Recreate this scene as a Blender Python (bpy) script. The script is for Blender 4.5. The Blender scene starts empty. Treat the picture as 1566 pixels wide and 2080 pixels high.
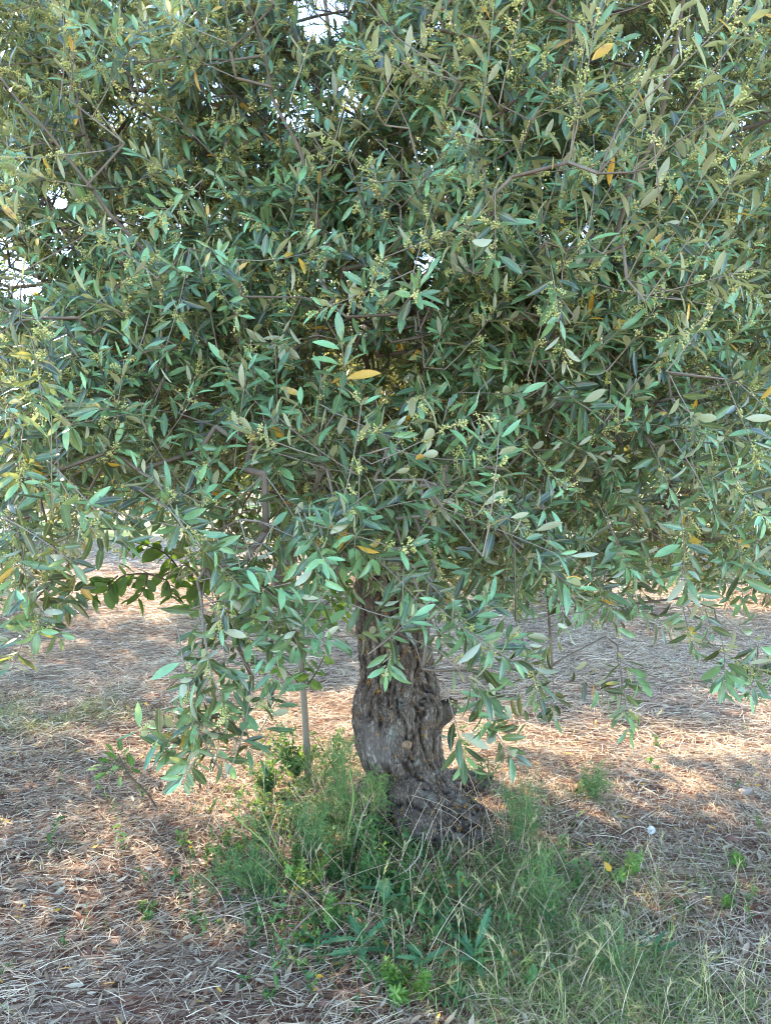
import bpy, math, random
import numpy as np
from mathutils import Vector, noise as mnoise
random.seed(7)
rng = np.random.default_rng(11)
S = bpy.context.scene
C = S.collection

# ---------------------------------------------------------------- camera
CAM_Z = 1.55
F = 1571.0                       # focal length in photograph pixels
PITCH = math.atan(90.0 / F)      # looking slightly down
cam_d = bpy.data.cameras.new('camera')
cam = bpy.data.objects.new('camera', cam_d)
C.objects.link(cam)
cam.location = (0, 0, CAM_Z)
cam.rotation_euler = (math.pi / 2 - PITCH, 0, 0)
cam_d.sensor_fit = 'VERTICAL'
cam_d.sensor_height = 24.0
cam_d.lens = 24.0 * F / 2080.0
cam_d.clip_start = 0.05
cam_d.clip_end = 2000
S.camera = cam

# ---------------------------------------------------------------- light
SUN_EL, SUN_AZ = math.radians(38), math.radians(-46)     # azimuth from straight ahead, minus = left
w = bpy.data.worlds.new('World')
S.world = w
w.use_nodes = True
wn = w.node_tree
bg = wn.nodes['Background']
sky = wn.nodes.new('ShaderNodeTexSky')
sky.sky_type = 'NISHITA'
sky.sun_disc = False
sky.sun_elevation = SUN_EL
sky.sun_rotation = SUN_AZ
sky.air_density = 1.0
sky.dust_density = 0.1
sky.ozone_density = 2.5
hs = wn.nodes.new('ShaderNodeHueSaturation')
hs.inputs['Saturation'].default_value = 1.0
wn.links.new(sky.outputs[0], hs.inputs['Color'])
wn.links.new(hs.outputs[0], bg.inputs[0])
bg.inputs[1].default_value = 0.15
sd = bpy.data.lights.new('sun', 'SUN')
sd.energy = 2.15
sd.angle = math.radians(0.55)
sd.color = (1.0, 0.88, 0.70)
sun = bpy.data.objects.new('sun', sd)
C.objects.link(sun)
sdir = Vector((math.sin(SUN_AZ) * math.cos(SUN_EL), math.cos(SUN_AZ) * math.cos(SUN_EL), math.sin(SUN_EL)))
sun.rotation_euler = sdir.to_track_quat('Z', 'Y').to_euler()
S.view_settings.view_transform = 'Standard'
S.view_settings.look = 'None'
S.view_settings.exposure = 3.25
S.view_settings.gamma = 1
S.render.engine = 'CYCLES'
S.cycles.max_bounces = 5
S.cycles.transmission_bounces = 5
S.cycles.diffuse_bounces = 2
S.cycles.glossy_bounces = 2
S.cycles.pixel_filter_type = 'BLACKMAN_HARRIS'
S.cycles.filter_width = 1.1
S.render.resolution_x = 770
S.render.resolution_y = 1024

# ---------------------------------------------------------------- coordinates
cp, sp = math.cos(PITCH), math.sin(PITCH)
def P(px, py, d):
    """world point seen at photo pixel (px, py), at distance d ahead of the camera"""
    a, b = (px - 783.0) / F, (1040.0 - py) / F
    y = cp + b * sp
    z = -sp + b * cp
    return np.array([a / y * d, d, CAM_Z + z / y * d])
def project(p):
    p = np.asarray(p, float)
    x, y, z = p[..., 0], p[..., 1], p[..., 2] - CAM_Z
    zc = y * cp - z * sp
    yc = y * sp + z * cp
    zc = np.where(zc > 0.05, zc, 0.05)
    return 783 + F * x / zc, 1040 - F * yc / zc, zc
def gh(x, y):
    """height of the ground"""
    x = np.asarray(x, float); y = np.asarray(y, float)
    h = 0.014 * np.sin(2.1 * x + 0.7) * np.cos(1.7 * y) + 0.010 * np.sin(4.3 * x - 1.9 * y) + 0.006 * np.sin(9 * x + 5 * y) * np.sin(7 * y - 3 * x)
    h = h + 0.04 * np.exp(-((x - 0.12) ** 2 + (y - 3.3) ** 2) / 0.3)
    far = np.clip((y - 14) / 60, 0, 1)
    return h + 0.5 * far
def G(px, py):
    """ground point seen at a photo pixel"""
    b = (1040.0 - py) / F
    y = cp + b * sp
    z = -sp + b * cp
    d = CAM_Z * y / -z
    for _ in range(4):
        x = (px - 783.0) / F / y * d
        d = (CAM_Z - float(gh(x, d))) * y / -z
    x = (px - 783.0) / F / y * d
    return np.array([x, d, float(gh(x, d))])

# ---------------------------------------------------------------- mesh helpers
def norm(v):
    return v / np.maximum(np.linalg.norm(v, axis=-1, keepdims=True), 1e-9)
class MB:
    def __init__(self):
        self.v, self.l, self.n, self.t, self.m = [], [], [], [], []
        self.nv = 0
    def add(self, verts, loops, counts, tint=None, mat=0):
        verts = np.asarray(verts, np.float32).reshape(-1, 3)
        self.v.append(verts)
        self.l.append(np.asarray(loops, np.int64).ravel() + self.nv)
        counts = np.asarray(counts, np.int32).ravel()
        self.n.append(counts)
        self.m.append(np.full(len(counts), mat, np.int32))
        if tint is None:
            tint = np.zeros((len(verts), 3), np.float32)
        tint = np.asarray(tint, np.float32)
        if tint.ndim == 1: tint = np.tile(tint, (len(verts), 1))
        self.t.append(tint)
        self.nv += len(verts)
    def mesh(self, name, mats, smooth=True):
        me = bpy.data.meshes.new(name)
        v = np.concatenate(self.v); l = np.concatenate(self.l); n = np.concatenate(self.n); t = np.concatenate(self.t); m = np.concatenate(self.m)
        me.vertices.add(len(v)); me.vertices.foreach_set('co', v.ravel())
        me.loops.add(len(l)); me.loops.foreach_set('vertex_index', l.astype(np.int32))
        me.polygons.add(len(n))
        st = np.concatenate([[0], np.cumsum(n)[:-1]]).astype(np.int32)
        me.polygons.foreach_set('loop_start', st)
        me.polygons.foreach_set('loop_total', n)
        me.polygons.foreach_set('material_index', m)
        me.polygons.foreach_set('use_smooth', np.full(len(n), smooth))
        at = me.attributes.new('tint', 'FLOAT_COLOR', 'POINT')
        at.data.foreach_set('color', np.concatenate([t, np.ones((len(t), 1), np.float32)], 1).ravel())
        for mm in (mats if isinstance(mats, (list, tuple)) else [mats]): me.materials.append(mm)
        me.update(calc_edges=True)
        me.validate()
        return me
    def obj(self, name, mats, parent=None, smooth=True, **kw):
        o = bpy.data.objects.new(name, self.mesh(name, mats, smooth))
        C.objects.link(o)
        if parent is not None:
            o.parent = parent
            o.location = -np.array(world_loc(parent))
        tag(o, **kw)
        return o
def world_loc(o):
    l = Vector(o.location)
    while o.parent: o = o.parent; l += Vector(o.location)
    return l
def tag(o, label=None, category=None, group=None, kind=None):
    if label: o['label'] = label
    if category: o['category'] = category
    if group: o['group'] = group
    if kind: o['kind'] = kind
    return o
def thing(name, loc, label, category, group=None):
    o = bpy.data.objects.new(name, None)
    o.empty_display_size = 0.1
    C.objects.link(o); o.location = loc
    return tag(o, label, category, group)

# leaf templates: (verts x across[-1..1], y along[0..1]); faces
def leaf_template(rows, prof):
    v = [(0, 0)]
    for y, wd in zip(rows, prof): v += [(-wd, y), (0, y), (wd, y)]
    v.append((0, 1))
    n = len(v); f = [(0, 2, 1), (0, 3, 2)]
    for i in range(len(rows) - 1):
        a = 1 + 3 * i; b = a + 3
        f += [(a, a + 1, b + 1, b), (a + 1, a + 2, b + 2, b + 1)]
    a = n - 4
    f += [(a, a + 1, n - 1), (a + 1, a + 2, n - 1)]
    return np.array(v, float), f
T_NEAR = leaf_template([0.1, 0.28, 0.5, 0.72, 0.9], [0.34, 0.82, 1.0, 0.85, 0.42])
T_MID = leaf_template([0.25, 0.62], [0.85, 0.95])
T_FAR = (np.array([(0, 0), (-1, .3), (-.85, .72), (0, 1), (.85, .72), (1, .3)], float), [(0, 3, 2, 1), (0, 5, 4, 3)])
T_OVAL = leaf_template([0.07, 0.25, 0.48, 0.72, 0.9], [0.45, 0.9, 1.0, 0.8, 0.42])
def add_leaves(mb, tpl, p, a, n, L, W, curl, tint, fold=0.18, mat=0):
    """p,a,n: (N,3) ; L,W,curl:(N,) ; tint:(N,2) -> attribute (rand, yellow, edge)"""
    tv, tf = tpl
    N = len(p)
    if N == 0: return
    a = norm(a); n = norm(n - a * np.sum(n * a, 1, keepdims=True)); s = np.cross(a, n)
    x = tv[:, 0]; y = tv[:, 1]
    V = p[:, None, :] + a[:, None, :] * (y[None, :] * L[:, None])[..., None] \
        + s[:, None, :] * (x[None, :] * W[:, None] * 0.5)[..., None] \
        + n[:, None, :] * (np.abs(x)[None, :] * W[:, None] * fold - curl[:, None] * L[:, None] * y[None, :] ** 2)[..., None]
    K = len(tv)
    tt = np.zeros((N, K, 3)); tt[..., 0] = tint[:, None, 0]; tt[..., 1] = tint[:, None, 1]; tt[..., 2] = np.abs(x)[None, :]
    lp = np.array([i for f in tf for i in f]); cn = np.array([len(f) for f in tf])
    loops = lp[None, :] + (np.arange(N) * K)[:, None]
    mb.add(V.reshape(-1, 3), loops, np.tile(cn, N), tt.reshape(-1, 3), mat)
def add_tubes(mb, pts, rad, sides=5, tint=(0.5, 0, 0), mat=0):
    """pts (N,K,3), rad (N,K): N tubes with K rings"""
    pts = np.asarray(pts, float); rad = np.asarray(rad, float)
    N, K, _ = pts.shape
    tg = np.gradient(pts, axis=1); tg = norm(tg)
    ref = np.where(np.abs(tg[..., 2:3]) > 0.9, np.array([1.0, 0, 0]), np.array([0, 0, 1.0]))
    e1 = norm(np.cross(tg, ref))
    for k in range(1, K):      # transport
        c = e1[:, k - 1] - tg[:, k] * np.sum(e1[:, k - 1] * tg[:, k], 1, keepdims=True)
        e1[:, k] = norm(c)
    e2 = np.cross(tg, e1)
    an = np.arange(sides) * 2 * math.pi / sides
    V = pts[:, :, None, :] + rad[:, :, None, None] * (np.cos(an)[None, None, :, None] * e1[:, :, None, :] + np.sin(an)[None, None, :, None] * e2[:, :, None, :])
    i = np.arange(sides); j = (i + 1) % sides
    q = []
    for k in range(K - 1):
        q.append(np.stack([k * sides + i, k * sides + j, (k + 1) * sides + j, (k + 1) * sides + i], 1))
    q = np.concatenate(q).ravel()
    cap = (K - 1) * sides + i
    base = (np.arange(N) * K * sides)[:, None]
    loops = np.concatenate([q[None, :] + base, cap[None, :] + base], 1)
    cn = np.concatenate([np.full((K - 1) * sides, 4), [sides]])
    mb.add(V.reshape(-1, 3), loops, np.tile(cn, N), np.tile(np.array(tint, float), (N * K * sides, 1)) if np.ndim(tint) == 1 else np.repeat(tint, K * sides, 0), mat)
def tube(mb, pts, rad, sides=6, tint=(0.5, 0, 0), mat=0):
    pts = np.array(pts, float)[None]; rad = np.array(rad, float)[None]
    add_tubes(mb, pts, rad, sides, tint, mat)
def spline(pts, n):
    """Catmull-Rom resample of (K,D) control points to n samples"""
    pts = np.array(pts, float); K = len(pts)
    t = np.linspace(0, K - 1, n); i = np.clip(t.astype(int), 0, K - 2); u = (t - i)[:, None]
    p0 = pts[np.clip(i - 1, 0, K - 1)]; p1 = pts[i]; p2 = pts[i + 1]; p3 = pts[np.clip(i + 2, 0, K - 1)]
    return 0.5 * (2 * p1 + (p2 - p0) * u + (2 * p0 - 5 * p1 + 4 * p2 - p3) * u ** 2 + (3 * p1 - p0 - 3 * p2 + p3) * u ** 3)
def add_ribbons(mb, p, d, L, W, bend, tint, side=None, K=4, taper=True, mat=0):
    """N thin blades; p base (N,3), d direction, bend (N,3) offset at the tip * t^2"""
    N = len(p)
    if N == 0: return
    d = norm(d)
    if side is None: side = norm(np.cross(d, np.array([0, 0, 1.0])) + 1e-6)
    t = np.linspace(0, 1, K)
    c = p[:, None] + d[:, None] * (t[None] * L[:, None])[..., None] + bend[:, None] * (t[None] ** 2)[..., None]
    wd = (1 - t ** 2.5 * 0.92) if taper else np.ones(K)
    hw = side[:, None] * (W[:, None] * wd[None] * 0.5)[..., None]
    V = np.stack([c - hw, c + hw], 2)
    q = np.concatenate([[2 * k, 2 * k + 1, 2 * k + 3, 2 * k + 2] for k in range(K - 1)])
    loops = q[None] + (np.arange(N) * 2 * K)[:, None]
    mb.add(V.reshape(-1, 3), loops, np.full(N * (K - 1), 4), np.repeat(tint, 2 * K, 0), mat)
OCT_V = np.array([(1, 0, 0), (-1, 0, 0), (0, 1, 0), (0, -1, 0), (0, 0, 1), (0, 0, -1)], float)
OCT_F = np.array([(0, 2, 4), (2, 1, 4), (1, 3, 4), (3, 0, 4), (2, 0, 5), (1, 2, 5), (3, 1, 5), (0, 3, 5)])
def add_octs(mb, c, r, tint, mat=0):
    N = len(c)
    V = c[:, None] + OCT_V[None] * r[:, None, None]
    mb.add(V.reshape(-1, 3), OCT_F.ravel()[None] + (np.arange(N) * 6)[:, None], np.full(N * 8, 3), np.repeat(tint, 6, 0), mat)
def ico(mb, c, r, tint=(0.5, 0, 0), squash=(1, 1, 1), mat=0, n=7, jitter=0.0, seed=0):
    u = np.linspace(0, math.pi, n); vv = np.arange(2 * n) * math.pi / n
    pts = np.array([[math.sin(a) * math.cos(b), math.sin(a) * math.sin(b), math.cos(a)] for a in u for b in vv])
    if jitter:
        pts = pts * np.array([1 + jitter * mnoise.noise(Vector(q * 1.7 + seed)) for q in pts])[:, None]
    q = []
    for i in range(n - 1):
        for j in range(2 * n):
            q.append((i * 2 * n + j, (i + 1) * 2 * n + j, (i + 1) * 2 * n + (j + 1) % (2 * n), i * 2 * n + (j + 1) % (2 * n)))
    mb.add(np.array(c) + pts * r * np.array(squash), np.array(q), np.full(len(q), 4), np.array(tint, float), mat)

# ---------------------------------------------------------------- materials
def new_mat(name):
    m = bpy.data.materials.new(name); m.use_nodes = True
    nt = m.node_tree; nt.nodes.clear()
    return m, nt, nt.nodes, nt.links
def nd(N, t, **kw):
    n = N.new(t)
    for k, v in kw.items():
        if k.startswith('i_'):
            key = k[2:]
            n.inputs[int(key) if key.isdigit() else key].default_value = v
        else: setattr(n, k, v)
    return n
def mixc(N, L, fac, a, b, blend='MIX'):
    m = N.new('ShaderNodeMix'); m.data_type = 'RGBA'; m.blend_type = blend
    for sock, v in ((m.inputs[0], fac), (m.inputs[6], a), (m.inputs[7], b)):
        if hasattr(v, 'is_output'): L.new(v, sock)
        elif isinstance(v, (int, float)): sock.default_value = v
        else: sock.default_value = (*v, 1)
    return m.outputs[2]
def ramp(N, L, src, stops):
    r = N.new('ShaderNodeValToRGB'); L.new(src, r.inputs[0])
    el = r.color_ramp.elements
    while len(el) < len(stops): el.new(0.5)
    for e, (p, c) in zip(el, stops):
        e.position = p; e.color = (*c, 1) if len(c) == 3 else c
    return r.outputs[0]
def g3(v): return (v, v, v)
def math_n(N, L, op, a, b=None, clamp=False):
    m = N.new('ShaderNodeMath'); m.operation = op; m.use_clamp = clamp
    for s, v in ((m.inputs[0], a), (m.inputs[1], b)):
        if v is None: continue
        if hasattr(v, 'is_output'): L.new(v, s)
        else: s.default_value = v
    return m.outputs[0]
def leaf_mat(name, dark, light, under, yellow=(0.62, 0.33, 0.03), rib=(0.28, 0.36, 0.14), trans=0.3, tcol=(0.30, 0.42, 0.06), rough=0.42, spec=0.45):
    m, nt, N, L = new_mat(name)
    at = nd(N, 'ShaderNodeAttribute', attribute_name='tint')
    sep = nd(N, 'ShaderNodeSeparateColor'); L.new(at.outputs['Color'], sep.inputs[0])
    tc = nd(N, 'ShaderNodeTexCoord')
    nz = nd(N, 'ShaderNodeTexNoise', i_Scale=60.0, i_Detail=2.0); L.new(tc.outputs['Object'], nz.inputs['Vector'])
    r2 = math_n(N, L, 'ADD', sep.outputs[0], math_n(N, L, 'MULTIPLY', math_n(N, L, 'SUBTRACT', nz.outputs[0], 0.5), 0.5), True)
    col = ramp(N, L, r2, [(0.12, dark), (0.5, tuple(d * .55 + l * .38 for d, l in zip(dark, light))), (0.92, light)])
    ribf = ramp(N, L, sep.outputs[2], [(0.0, g3(1)), (0.16, g3(0))])
    col = mixc(N, L, math_n(N, L, 'MULTIPLY', ribf, 0.55), col, rib)
    geo = nd(N, 'ShaderNodeNewGeometry')
    und = mixc(N, L, r2, tuple(c * 0.8 for c in under), under)
    col = mixc(N, L, geo.outputs['Backfacing'], col, und)
    yf = math_n(N, L, 'MULTIPLY', sep.outputs[1], ramp(N, L, math_n(N, L, 'ADD', nz.outputs[0], math_n(N, L, 'SUBTRACT', sep.outputs[1], 0.7)), [(0.35, g3(0.1)), (0.55, g3(1))]))
    col = mixc(N, L, yf, col, yellow)
    tcl = mixc(N, L, yf, tcol, (0.8, 0.45, 0.04))
    b = nd(N, 'ShaderNodeBsdfPrincipled', i_Roughness=rough); L.new(col, b.inputs['Base Color'])
    b.inputs['Specular IOR Level'].default_value = spec
    L.new(math_n(N, L, 'ADD', math_n(N, L, 'MULTIPLY', geo.outputs['Backfacing'], 0.3), rough), b.inputs['Roughness'])
    tr = nd(N, 'ShaderNodeBsdfTranslucent'); L.new(tcl, tr.inputs[0])
    mx = nd(N, 'ShaderNodeMixShader', i_0=trans); L.new(b.outputs[0], mx.inputs[1]); L.new(tr.outputs[0], mx.inputs[2])
    o = nd(N, 'ShaderNodeOutputMaterial'); L.new(mx.outputs[0], o.inputs[0])
    return m
def ramp_mat(name, stops, rough=0.85, trans=0.0, bump=0.0, bscale=40, spec=0.2):
    """colour from the tint attribute's first channel"""
    m, nt, N, L = new_mat(name)
    at = nd(N, 'ShaderNodeAttribute', attribute_name='tint')
    sep = nd(N, 'ShaderNodeSeparateColor'); L.new(at.outputs['Color'], sep.inputs[0])
    tc = nd(N, 'ShaderNodeTexCoord')
    nz = nd(N, 'ShaderNodeTexNoise', i_Scale=float(bscale), i_Detail=4.0); L.new(tc.outputs['Object'], nz.inputs['Vector'])
    f = math_n(N, L, 'ADD', sep.outputs[0], math_n(N, L, 'MULTIPLY', math_n(N, L, 'SUBTRACT', nz.outputs[0], 0.5), 0.35), True)
    col = ramp(N, L, f, stops)
    b = nd(N, 'ShaderNodeBsdfPrincipled', i_Roughness=rough); L.new(col, b.inputs['Base Color'])
    b.inputs['Specular IOR Level'].default_value = spec
    if bump:
        bn = nd(N, 'ShaderNodeBump', i_Strength=bump, i_Distance=0.01); L.new(nz.outputs[0], bn.inputs['Height']); L.new(bn.outputs[0], b.inputs['Normal'])
    out = b.outputs[0]
    if trans:
        tr = nd(N, 'ShaderNodeBsdfTranslucent'); L.new(col, tr.inputs[0])
        mx = nd(N, 'ShaderNodeMixShader', i_0=trans); L.new(out, mx.inputs[1]); L.new(tr.outputs[0], mx.inputs[2]); out = mx.outputs[0]
    o = nd(N, 'ShaderNodeOutputMaterial'); L.new(out, o.inputs[0])
    return m
def bark_mat(name, main=True):
    m, nt, N, L = new_mat(name)
    tc = nd(N, 'ShaderNodeTexCoord')
    mp = nd(N, 'ShaderNodeMapping'); mp.inputs['Scale'].default_value = (1, 1, 0.2); L.new(tc.outputs['Object'], mp.inputs[0])
    v = nd(N, 'ShaderNodeTexVoronoi', i_Scale=75.0, feature='DISTANCE_TO_EDGE'); 
    wz = nd(N, 'ShaderNodeTexNoise', i_Scale=22.0, i_Detail=4.0); L.new(mp.outputs[0], wz.inputs['Vector'])
    add = nd(N, 'ShaderNodeVectorMath', operation='MULTIPLY_ADD'); L.new(wz.outputs['Color'], add.inputs[0]); add.inputs[1].default_value = (0.11, 0.11, 0.11); L.new(mp.outputs[0], add.inputs[2])
    L.new(add.outputs[0], v.inputs['Vector'])
    n1 = nd(N, 'ShaderNodeTexNoise', i_Scale=9.0, i_Detail=6.0, i_Roughness=0.65); L.new(tc.outputs['Object'], n1.inputs['Vector'])
    n2 = nd(N, 'ShaderNodeTexNoise', i_Scale=70.0, i_Detail=6.0, i_Roughness=0.7); L.new(mp.outputs[0], n2.inputs['Vector'])
    crack = ramp(N, L, v.outputs['Distance'], [(0.0, g3(0)), (0.22, g3(1))])
    base = ramp(N, L, n1.outputs[0], [(0.3, (0.13, 0.092, 0.068)), (0.5, (0.25, 0.19, 0.145)), (0.68, (0.38, 0.315, 0.25))])
    base = mixc(N, L, math_n(N, L, 'MULTIPLY', n2.outputs[0], 0.8), base, (0.19, 0.15, 0.12))
    # tint.r = fissure depth from the displacement (0 = deep crack), tint.g = smooth grey burl wood
    at = nd(N, 'ShaderNodeAttribute', attribute_name='tint')
    sep = nd(N, 'ShaderNodeSeparateColor'); L.new(at.outputs['Color'], sep.inputs[0])
    base = mixc(N, L, sep.outputs[1], base, (0.27, 0.225, 0.19))
    cr = math_n(N, L, 'MULTIPLY', math_n(N, L, 'ADD', math_n(N, L, 'MULTIPLY', crack, 0.6), 0.4), ramp(N, L, sep.outputs[0], [(0.30, g3(0.0)), (0.72, g3(1))]))
    cr = math_n(N, L, 'MAXIMUM', cr, math_n(N, L, 'MULTIPLY', sep.outputs[1], math_n(N, L, 'ADD', math_n(N, L, 'MULTIPLY', n2.outputs[0], 1.2), -0.15, True)))
    col = mixc(N, L, cr, (0.022, 0.014, 0.010), base)
    if main:
        n3 = nd(N, 'ShaderNodeTexNoise', i_Scale=26.0, i_Detail=8.0, i_Roughness=0.8); 
        of = nd(N, 'ShaderNodeVectorMath', operation='ADD'); of.inputs[1].default_value = (3.1, 1.7, 5.3); L.new(tc.outputs['Object'], of.inputs[0]); L.new(of.outputs[0], n3.inputs['Vector'])
        lich = ramp(N, L, n3.outputs[0], [(0.59, g3(0)), (0.62, g3(1))])
        col = mixc(N, L, math_n(N, L, 'MULTIPLY', lich, 0.85), col, (0.42, 0.20, 0.03))
        n4 = nd(N, 'ShaderNodeTexNoise', i_Scale=10.0, i_Detail=6.0, i_Roughness=0.7)
        of2 = nd(N, 'ShaderNodeVectorMath', operation='ADD'); of2.inputs[1].default_value = (9.1, 4.7, 2.3); L.new(tc.outputs['Object'], of2.inputs[0]); L.new(of2.outputs[0], n4.inputs['Vector'])
        gl = ramp(N, L, n4.outputs[0], [(0.58, g3(0)), (0.66, g3(1))])
        col = mixc(N, L, math_n(N, L, 'MULTIPLY', gl, 0.5), col, (0.24, 0.26, 0.22))
    b = nd(N, 'ShaderNodeBsdfPrincipled', i_Roughness=0.9); L.new(col, b.inputs['Base Color']); b.inputs['Specular IOR Level'].default_value = 0.2
    h = math_n(N, L, 'ADD', cr, math_n(N, L, 'MULTIPLY', n2.outputs[0], 0.8))
    bn = nd(N, 'ShaderNodeBump', i_Strength=1.0, i_Distance=0.014); L.new(h, bn.inputs['Height']); L.new(bn.outputs[0], b.inputs['Normal'])
    o = nd(N, 'ShaderNodeOutputMaterial'); L.new(b.outputs[0], o.inputs[0])
    return m
M_LEAF = leaf_mat('olive_leaf', (0.003, 0.018, 0.010), (0.18, 0.38, 0.17), (0.41, 0.44, 0.30), trans=0.21, tcol=(0.62, 0.58, 0.14), rough=0.32, spec=0.6)
M_BARK = bark_mat('olive_bark')
M_TWIG = ramp_mat('twig_bark', [(0.0, (0.06, 0.042, 0.030)), (0.5, (0.15, 0.115, 0.085)), (1.0, (0.28, 0.24, 0.18))], bscale=60)
M_BLOSSOM = ramp_mat('blossom', [(0.0, (0.36, 0.42, 0.12)), (0.5, (0.62, 0.60, 0.22)), (1.0, (0.78, 0.66, 0.30))], rough=0.6, trans=0.25)
M_STRAW = ramp_mat('straw', [(0.0, (0.09, 0.05, 0.03)), (0.3, (0.30, 0.185, 0.115)), (0.62, (0.58, 0.43, 0.28)), (1.0, (0.80, 0.66, 0.47))], trans=0.12, rough=0.6, bscale=15)
M_GRASS = ramp_mat('green_grass', [(0.0, (0.06, 0.14, 0.035)), (0.4, (0.17, 0.25, 0.07)), (0.7, (0.38, 0.38, 0.14)), (1.0, (0.56, 0.48, 0.27))], trans=0.3, rough=0.5, bscale=8)
M_WEED = leaf_mat('weed_leaf', (0.018, 0.065, 0.022), (0.085, 0.20, 0.065), (0.10, 0.20, 0.07), trans=0.3, rough=0.5, spec=0.3)
M_PALEWEED = leaf_mat('pale_weed_leaf', (0.07, 0.17, 0.03), (0.17, 0.30, 0.06), (0.16, 0.26, 0.09), trans=0.35, rough=0.5, spec=0.3)
M_THISTLE = leaf_mat('thistle_leaf', (0.03, 0.11, 0.05), (0.07, 0.18, 0.08), (0.14, 0.22, 0.12), trans=0.2, rough=0.55, spec=0.3)
M_FENNEL = ramp_mat('fennel_green', [(0.0, (0.04, 0.11, 0.035)), (0.5, (0.12, 0.21, 0.075)), (1.0, (0.27, 0.34, 0.09))], trans=0.2, rough=0.5, bscale=10)
M_BROAD = leaf_mat('broad_leaf', (0.035, 0.10, 0.015), (0.085, 0.18, 0.03), (0.11, 0.18, 0.05), trans=0.3, tcol=(0.20, 0.34, 0.03), rough=0.45)
M_LITTER = ramp_mat('leaf_litter', [(0.0, (0.10, 0.045, 0.03)), (0.4, (0.25, 0.14, 0.08)), (0.75, (0.38, 0.29, 0.185)), (0.93, (0.52, 0.44, 0.32)), (1.0, (0.65, 0.36, 0.05))], trans=0.1, rough=0.6)
M_WOODCUT = ramp_mat('cut_wood', [(0, (0.15, 0.09, 0.06)), (1, (0.32, 0.22, 0.14))], bscale=30)

M_STONE = [ramp_mat('red_stone', [(0, (.16, .07, .045)), (1, (.34, .19, .13))], bump=.5), ramp_mat('pale_stone', [(0, (.26, .19, .15)), (1, (.45, .36, .29))], bump=.5)]
def soil_mat():
    m, nt, N, L = new_mat('soil')
    tc = nd(N, 'ShaderNodeTexCoord')
    n1 = nd(N, 'ShaderNodeTexNoise', i_Scale=1.1, i_Detail=5.0); L.new(tc.outputs['Object'], n1.inputs['Vector'])
    n2 = nd(N, 'ShaderNodeTexNoise', i_Scale=35.0, i_Detail=6.0, i_Roughness=0.7); L.new(tc.outputs['Object'], n2.inputs['Vector'])
    n3 = nd(N, 'ShaderNodeTexNoise', i_Scale=0.35, i_Detail=4.0); L.new(tc.outputs['Object'], n3.inputs['Vector'])
    soil = ramp(N, L, n2.outputs[0], [(0.3, (0.07, 0.028, 0.017)), (0.5, (0.15, 0.065, 0.040)), (0.7, (0.24, 0.125, 0.08))])
    # dry mulch: three families of long thin fibres
    fib = None
    for k, (rot, sx) in enumerate(((0.3, 1.0), (1.5, 1.1), (2.5, 0.9))):
        mp = nd(N, 'ShaderNodeMapping'); mp.inputs['Rotation'].default_value = (0, 0, rot); mp.inputs['Scale'].default_value = (6 * sx, 75 * sx, 1)
        mp.inputs['Location'].default_value = (k * 3.1, k * 7.7, 0); L.new(tc.outputs['Object'], mp.inputs[0])
        nn = nd(N, 'ShaderNodeTexNoise', i_Scale=1.0, i_Detail=2.0, i_Distortion=0.8); L.new(mp.outputs[0], nn.inputs['Vector'])
        f = ramp(N, L, nn.outputs[0], [(0.53, g3(0)), (0.62, g3(1))])
        fib = f if fib is None else math_n(N, L, 'MAXIMUM', fib, f)
    straw = ramp(N, L, n2.outputs[0], [(0.3, (0.28, 0.18, 0.12)), (0.7, (0.60, 0.46, 0.32))])
    sx = nd(N, 'ShaderNodeSeparateXYZ'); L.new(tc.outputs['Object'], sx.inputs[0])
    far = math_n(N, L, 'MULTIPLY', math_n(N, L, 'SUBTRACT', sx.outputs[1], 3.2), 0.35, True)
    dens = math_n(N, L, 'ADD', ramp(N, L, n1.outputs[0], [(0.35, g3(0.15)), (0.62, g3(0.75))]), math_n(N, L, 'MULTIPLY', far, 0.55), True)
    col = mixc(N, L, math_n(N, L, 'MULTIPLY', fib, dens), soil, straw)
    # far field: dry grass carpet with green patches
    ff = math_n(N, L, 'MULTIPLY', math_n(N, L, 'SUBTRACT', sx.outputs[1], 13.0), 0.2, True)
    fcol = mixc(N, L, ramp(N, L, n3.outputs[0], [(0.42, g3(0)), (0.6, g3(1))]), (0.36, 0.28, 0.18), (0.10, 0.16, 0.05))
    col = mixc(N, L, ff, col, fcol)
    b = nd(N, 'ShaderNodeBsdfPrincipled', i_Roughness=0.95); L.new(col, b.inputs['Base Color']); b.inputs['Specular IOR Level'].default_value = 0.1
    h = math_n(N, L, 'ADD', n2.outputs[0], math_n(N, L, 'MULTIPLY', fib, 0.25))
    bn = nd(N, 'ShaderNodeBump', i_Strength=0.8, i_Distance=0.02); L.new(h, bn.inputs['Height']); L.new(bn.outputs[0], b.inputs['Normal'])
    o = nd(N, 'ShaderNodeOutputMaterial'); L.new(b.outputs[0], o.inputs[0])
    return m

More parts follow.
